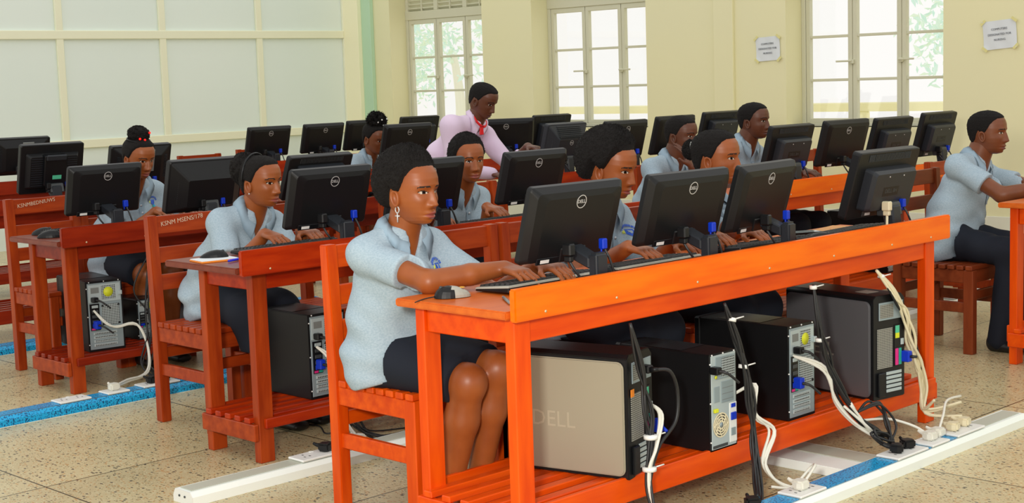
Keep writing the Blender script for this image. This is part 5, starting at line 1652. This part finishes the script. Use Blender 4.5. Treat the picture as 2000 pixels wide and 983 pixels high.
    def ellr(sx, f_, bk, up_, dn):
        ay = np.where(D[..., 1] < 0, f_, bk); az = np.where(D[..., 2] > 0, up_, dn)
        return 1/np.sqrt((D[..., 0]/sx)**2+(D[..., 1]/ay)**2+(D[..., 2]/az)**2)
    if hair == 'afro':      # high rounded afro, longer at the back and top
        Rr = ellr(.092, .104, .140, .122, .118)
    elif hair == 'afrobig':
        Rr = ellr(.108, .112, .142, .128, .128)
    elif hair == 'afroshort':
        Rr = ellr(.090, .104, .122, .108, .11)
    else:
        Rr = Dl[..., 0]+(.0045 if hair == 'crop' else .008)
    Rr = np.maximum(Rr, Dl[..., 0]+.004)
    Rr = Dl[..., 0]*(1-wgt)+Rr*wgt-.004*(1-wgt)
    hn = rng.normal(0, 1, Rr.shape)
    Rr = Rr+wgt*hn*(.0016 if vol else .0006)
    HV = Ctr+D*Rr[..., None]
    keep = (wgt[:-1] > 0) | (wgt[1:] > 0)
    Q = [(i*nt+k, i*nt+(k+1) % nt, (i+1)*nt+(k+1) % nt, (i+1)*nt+k) for i in range(nz) for k in range(nt) if keep[i, k] or keep[i, (k+1) % nt]]
    b = MB(); b.add(tr(HV).tolist(), Q, M_hair, True)
    def puff(c, r, n=(60, 40), am=.004, seed=1):
        V = []; Qp = []; nu, nv = n
        for i in range(nv+1):
            a = PI*i/nv
            for k in range(nu):
                c_ = 2*PI*k/nu; q = Vector((math.sin(a)*math.cos(c_), math.sin(a)*math.sin(c_), math.cos(a)))
                g = 1+.12*mnoise.noise(q*2.2+Vector((seed, 0, 0)))+.08*mnoise.noise(q*6+Vector((0, seed, 0)))
                V.append([c[j]+q[j]*r[j]*g+rng.normal(0, am*.35) for j in range(3)])
        for i in range(nv):
            for k in range(nu):
                Qp.append((i*nu+k, (i+1)*nu+k, (i+1)*nu+(k+1) % nu, i*nu+(k+1) % nu))
        b.add(tr(V).tolist(), Qp, M_hair, True)
        return [(Vector(c), Vector(r))]
    tufts = []
    if vol:
        sel = np.argwhere(wgt[1:-1] > .6); rng.shuffle(sel)
        for i, k in sel[:2600 if near else 1200]:
            p = HV[i+1, k]; n_ = D[i+1, k]; tufts.append((p, n_, .0075))
    pf = []
    if hair == 'bun':
        pf += puff((0, .02, .130), (.060, .060, .046), seed=3)
    if hair == 'puffback':
        pf += puff((0, .085, .052), (.070, .066, .072), seed=5)
    if hair == 'ponytail':
        pf += puff((0, .112, .035), (.032, .034, .04), seed=6)
    if hair == 'pufftop':
        pf += puff((0, .012, .135), (.074, .066, .058), seed=7, am=.012)
    for c, r in pf:
        for i in range(900):
            q = Vector(rng.normal(0, 1, 3)).normalized(); p = c+Vector((q.x*r.x, q.y*r.y, q.z*r.z)); tufts.append((np.array(p), np.array(q), .020 if hair == 'pufftop' else .008))
    for p, n_, ln in tufts:
        p = np.array(p); n_ = np.array(n_)+rng.normal(0, .45, 3); n_ /= np.linalg.norm(n_)
        a = np.cross(n_, rng.normal(0, 1, 3)); a /= np.linalg.norm(a); c_ = np.cross(n_, a)
        w_ = .0022; base = p-n_*.003; L_ = ln*rng.uniform(.5, 1.2)
        b.add(tr([base+a*w_, base-a*.5*w_+c_*w_*.8, base-a*.5*w_-c_*w_*.8, base+n_*L_]).tolist(), [(0, 1, 3), (1, 2, 3), (2, 0, 3)], M_hair)
    ho = b.obj('hair', t)
    if hair == 'bun':
        for bx in ((-.030, -.036, .118), (.030, -.036, .150), (.0, -.040, .112)):
            b = MB(); b.ell(tr([bx])[0], (.006, .006, .006), M_red, None, 10, 6); b.obj('bead', ho)  # beads glow by themselves, sharing the emissive red of the mouse lamp
        b = MB(); b.tube([tr([(.064*math.cos(a), .016+.06*math.sin(a), .100)])[0] for a in np.linspace(0, 2*PI, 25)], .0035, M_black2, 6, None, False); b.obj('hair_band', ho)
    if hair == 'puffback':
        b = MB(); b.tube([tr([(.082*math.sin(a)*.96, .035-.02*math.cos(a)*.5, .035+.090*math.cos(a))])[0] for a in np.linspace(-1.9, 1.9, 25)], .004, M_black2, 6, None, False); b.obj('hair_band', ho)
    if hair == 'ponytail':
        b = MB(); b.tube([tr([(.030*math.cos(a), .094+.01*math.sin(a), .036+.030*math.sin(a))])[0] for a in np.linspace(0, 2*PI, 25)], .005, M_grey, 6, None, False)
        for a in np.linspace(0, 2*PI, 16)[:-1]:
            b.ell(tr([(.034*math.cos(a), .092+.01*math.sin(a), .036+.034*math.sin(a))])[0], (.003, .003, .003), M_white, None, 6, 4)
        b.obj('hair_tie', ho)
    if hair == 'pufftop':
        for bx in ((-.045, -.045, .135), (.0, -.062, .115), (.050, -.040, .140), (.03, -.055, .16), (-.02, -.055, .155)):
            b = MB(); b.ell(tr([bx])[0], (.006, .006, .006), M_white, None, 10, 6); b.obj('bead', ho)
    if extra and extra.get('earring') == 'cross':
        for sx in (-1, 1):
            b = MB()
            pt = lambda *q: tr([q])[0]
            b.tube([pt(sx*.073, .0+.008*math.sin(a), -.052+.010*math.cos(a)) for a in np.linspace(0, 2*PI, 15)], .0018, M_logo, 6, None, False)
            b.tube([pt(sx*.073, 0, -.062), pt(sx*.073, 0, -.092)], .0022, M_logo, 6, None, False); b.tube([pt(sx*.073, -.009, -.072), pt(sx*.073, .009, -.072)], .0022, M_logo, 6, None, False)
            b.obj('earring', t)
    if extra and extra.get('earring') == 'stud':
        for sx in (-1, 1):
            b = MB(); b.ell(tr([(sx*.079, -.002, -.044)])[0], (.0035,)*3, M_logo, None, 8, 6); b.obj('earring', t)
    if extra and extra.get('lanyard'):
        b = MB(); red = mat('red_lanyard', C(225, 20, 30), .5)
        b.tube([N+lat_*math.sin(a)*.066-fwd*math.cos(a)*.064+up*(.012-.02*max(0, -math.cos(a))) for a in np.linspace(-3.0, 3.0, 31)], .008, red, 8, None, False)
        a0 = N+fwd*.075-up*.03
        b.hexa([a0+np.array((-.018, -.004, -.03)), a0+np.array((.018, -.004, -.03)), a0+np.array((.018, .004, -.03)), a0+np.array((-.018, .004, -.03))],
               [a0+np.array((-.014, -.004, .02)), a0+np.array((.014, -.004, .02)), a0+np.array((.014, .004, .02)), a0+np.array((-.014, .004, .02))], red, .002)
        b.obj('lanyard', t)
    return t
person('girl in front in grey polo and navy skirt, short afro and cross earring', (2.985, 3.585), (2.985, 3.47, 1.045), sc=.97, skin='a', hair='afro', hy=8, near=True,
       handR=(3.10, 3.10, .80), handL=(3.24, 3.08, .80), knees=((2.985, 3.245, .462), (3.11, 3.245, .482)), feet=((2.985, 3.345, 0), (3.10, 3.34, 0)), extra={'earring': 'cross'}, gaze=(.002, 0), poleR=(-1, -.2, -.35))
person('girl with round afro looking down behind the leftmost front monitor', (3.90, 3.66), (3.955, 3.49, 1.055), sc=.97, skin='a', hair='afrobig', hp=10, hy=12, near=True,
       long=True, handR=(3.72, 3.13, .80), handL=(3.95, 3.12, .80), extra={'earring': 'stud'})
person('smiling girl in grey polo, hair tied back with a beaded tie', (4.50, 3.66), (4.562, 3.48, 1.055), sc=.97, skin='a', hair='ponytail', hy=15, near=True, long=True,
       handR=(4.15, 3.15, .805), handL=(4.34, 3.12, .80))
person('girl of the second row with hair puffed back under a band', (3.42, 5.24), (3.475, 4.985, 1.0), sc=.95, skin='a', hair='puffback', hy=14, hp=2,
       handR=(3.34, 4.70, .80), handL=(3.52, 4.70, .80), text='KA WEBSTE AFMABERC', emblem=False, extra={'earring': 'stud'}, long=True, thigh=.31, feet=((3.43, 4.85, 0), (3.56, 4.86, 0)))
person('short haired student in grey polo behind the second row mouse', (4.62, 5.20), (4.655, 5.0, 1.015), sc=.95, skin='a', hair='afroshort', hy=-18, female=False, bottom='trousers',
       handR=(4.21, 4.69, .80), handL=(4.60, 4.74, .80), emblem=False)
person('girl with red beaded bun looking down at the third row', (3.88, 6.86), (3.90, 6.66, 1.05), sc=.93, skin='a', hair='bun', hp=14, hy=6,
       handR=(3.90, 6.44, .775), handL=(4.08, 6.44, .775))
person('girl with white beaded puff hair looking down in a far row', (6.92, 8.70), (6.97, 8.50, .985), sc=1.04, skin='b', hair='pufftop', hp=16, hy=8,
       handR=(6.85, 8.2, .79), handL=(7.02, 8.2, .79))
person('standing man in pale pink shirt with red lanyard leaning over a desk', (6.34, 7.14, .80), (6.48, 6.80, 1.262), sc=1.0, skin='c', top='pink', bottom='trousers', hair='crop', hp=24, hy=16, female=False,
       handR=(6.45, 6.62, .785), handL=(6.66, 6.50, .95), standing=True, feet=((6.22, 7.16, 0), (6.46, 7.14, 0)), extra={'lanyard': 1}, shw=.19)
person('boy in grey polo resting his face on his hand', (6.36, 5.30), (6.37, 5.10, 1.05), sc=.97, skin='c', hair='crop', hy=8, hp=4, female=False, bottom='trousers',
       handR=(6.10, 4.72, .80), handL=(6.245, 4.97, .955), hdirL=(-.3, .3, .9), extra={'palmL': (-.3, .9, -.2), 'thumbL': (-.9, -.2, .3), 'curlL': .2}, poleL=(.1, -.4, -1), emblem=False)
person('boy in grey polo looking right at the far orange desk', (6.98, 5.30), (7.05, 5.10, 1.10), sc=.97, skin='c', hair='crop', hy=10, female=False, bottom='trousers',
       handR=(6.90, 4.85, .80), handL=(7.15, 4.75, .80), emblem=False, knees=((7.04, 4.79, .50), (7.22, 4.77, .50)), feet=((7.07, 4.80, 0), (7.24, 4.80, 0)))
person('young man in grey polo seated alone at the right edge', (6.65, 3.62), (6.735, 3.47, 1.05), sc=.97, skin='b', hair='crop', hy=10, female=False, bottom='trousers',
       handR=(6.63, 3.00, .80), handL=(6.85, 2.98, .80), emblem=False, near=True)
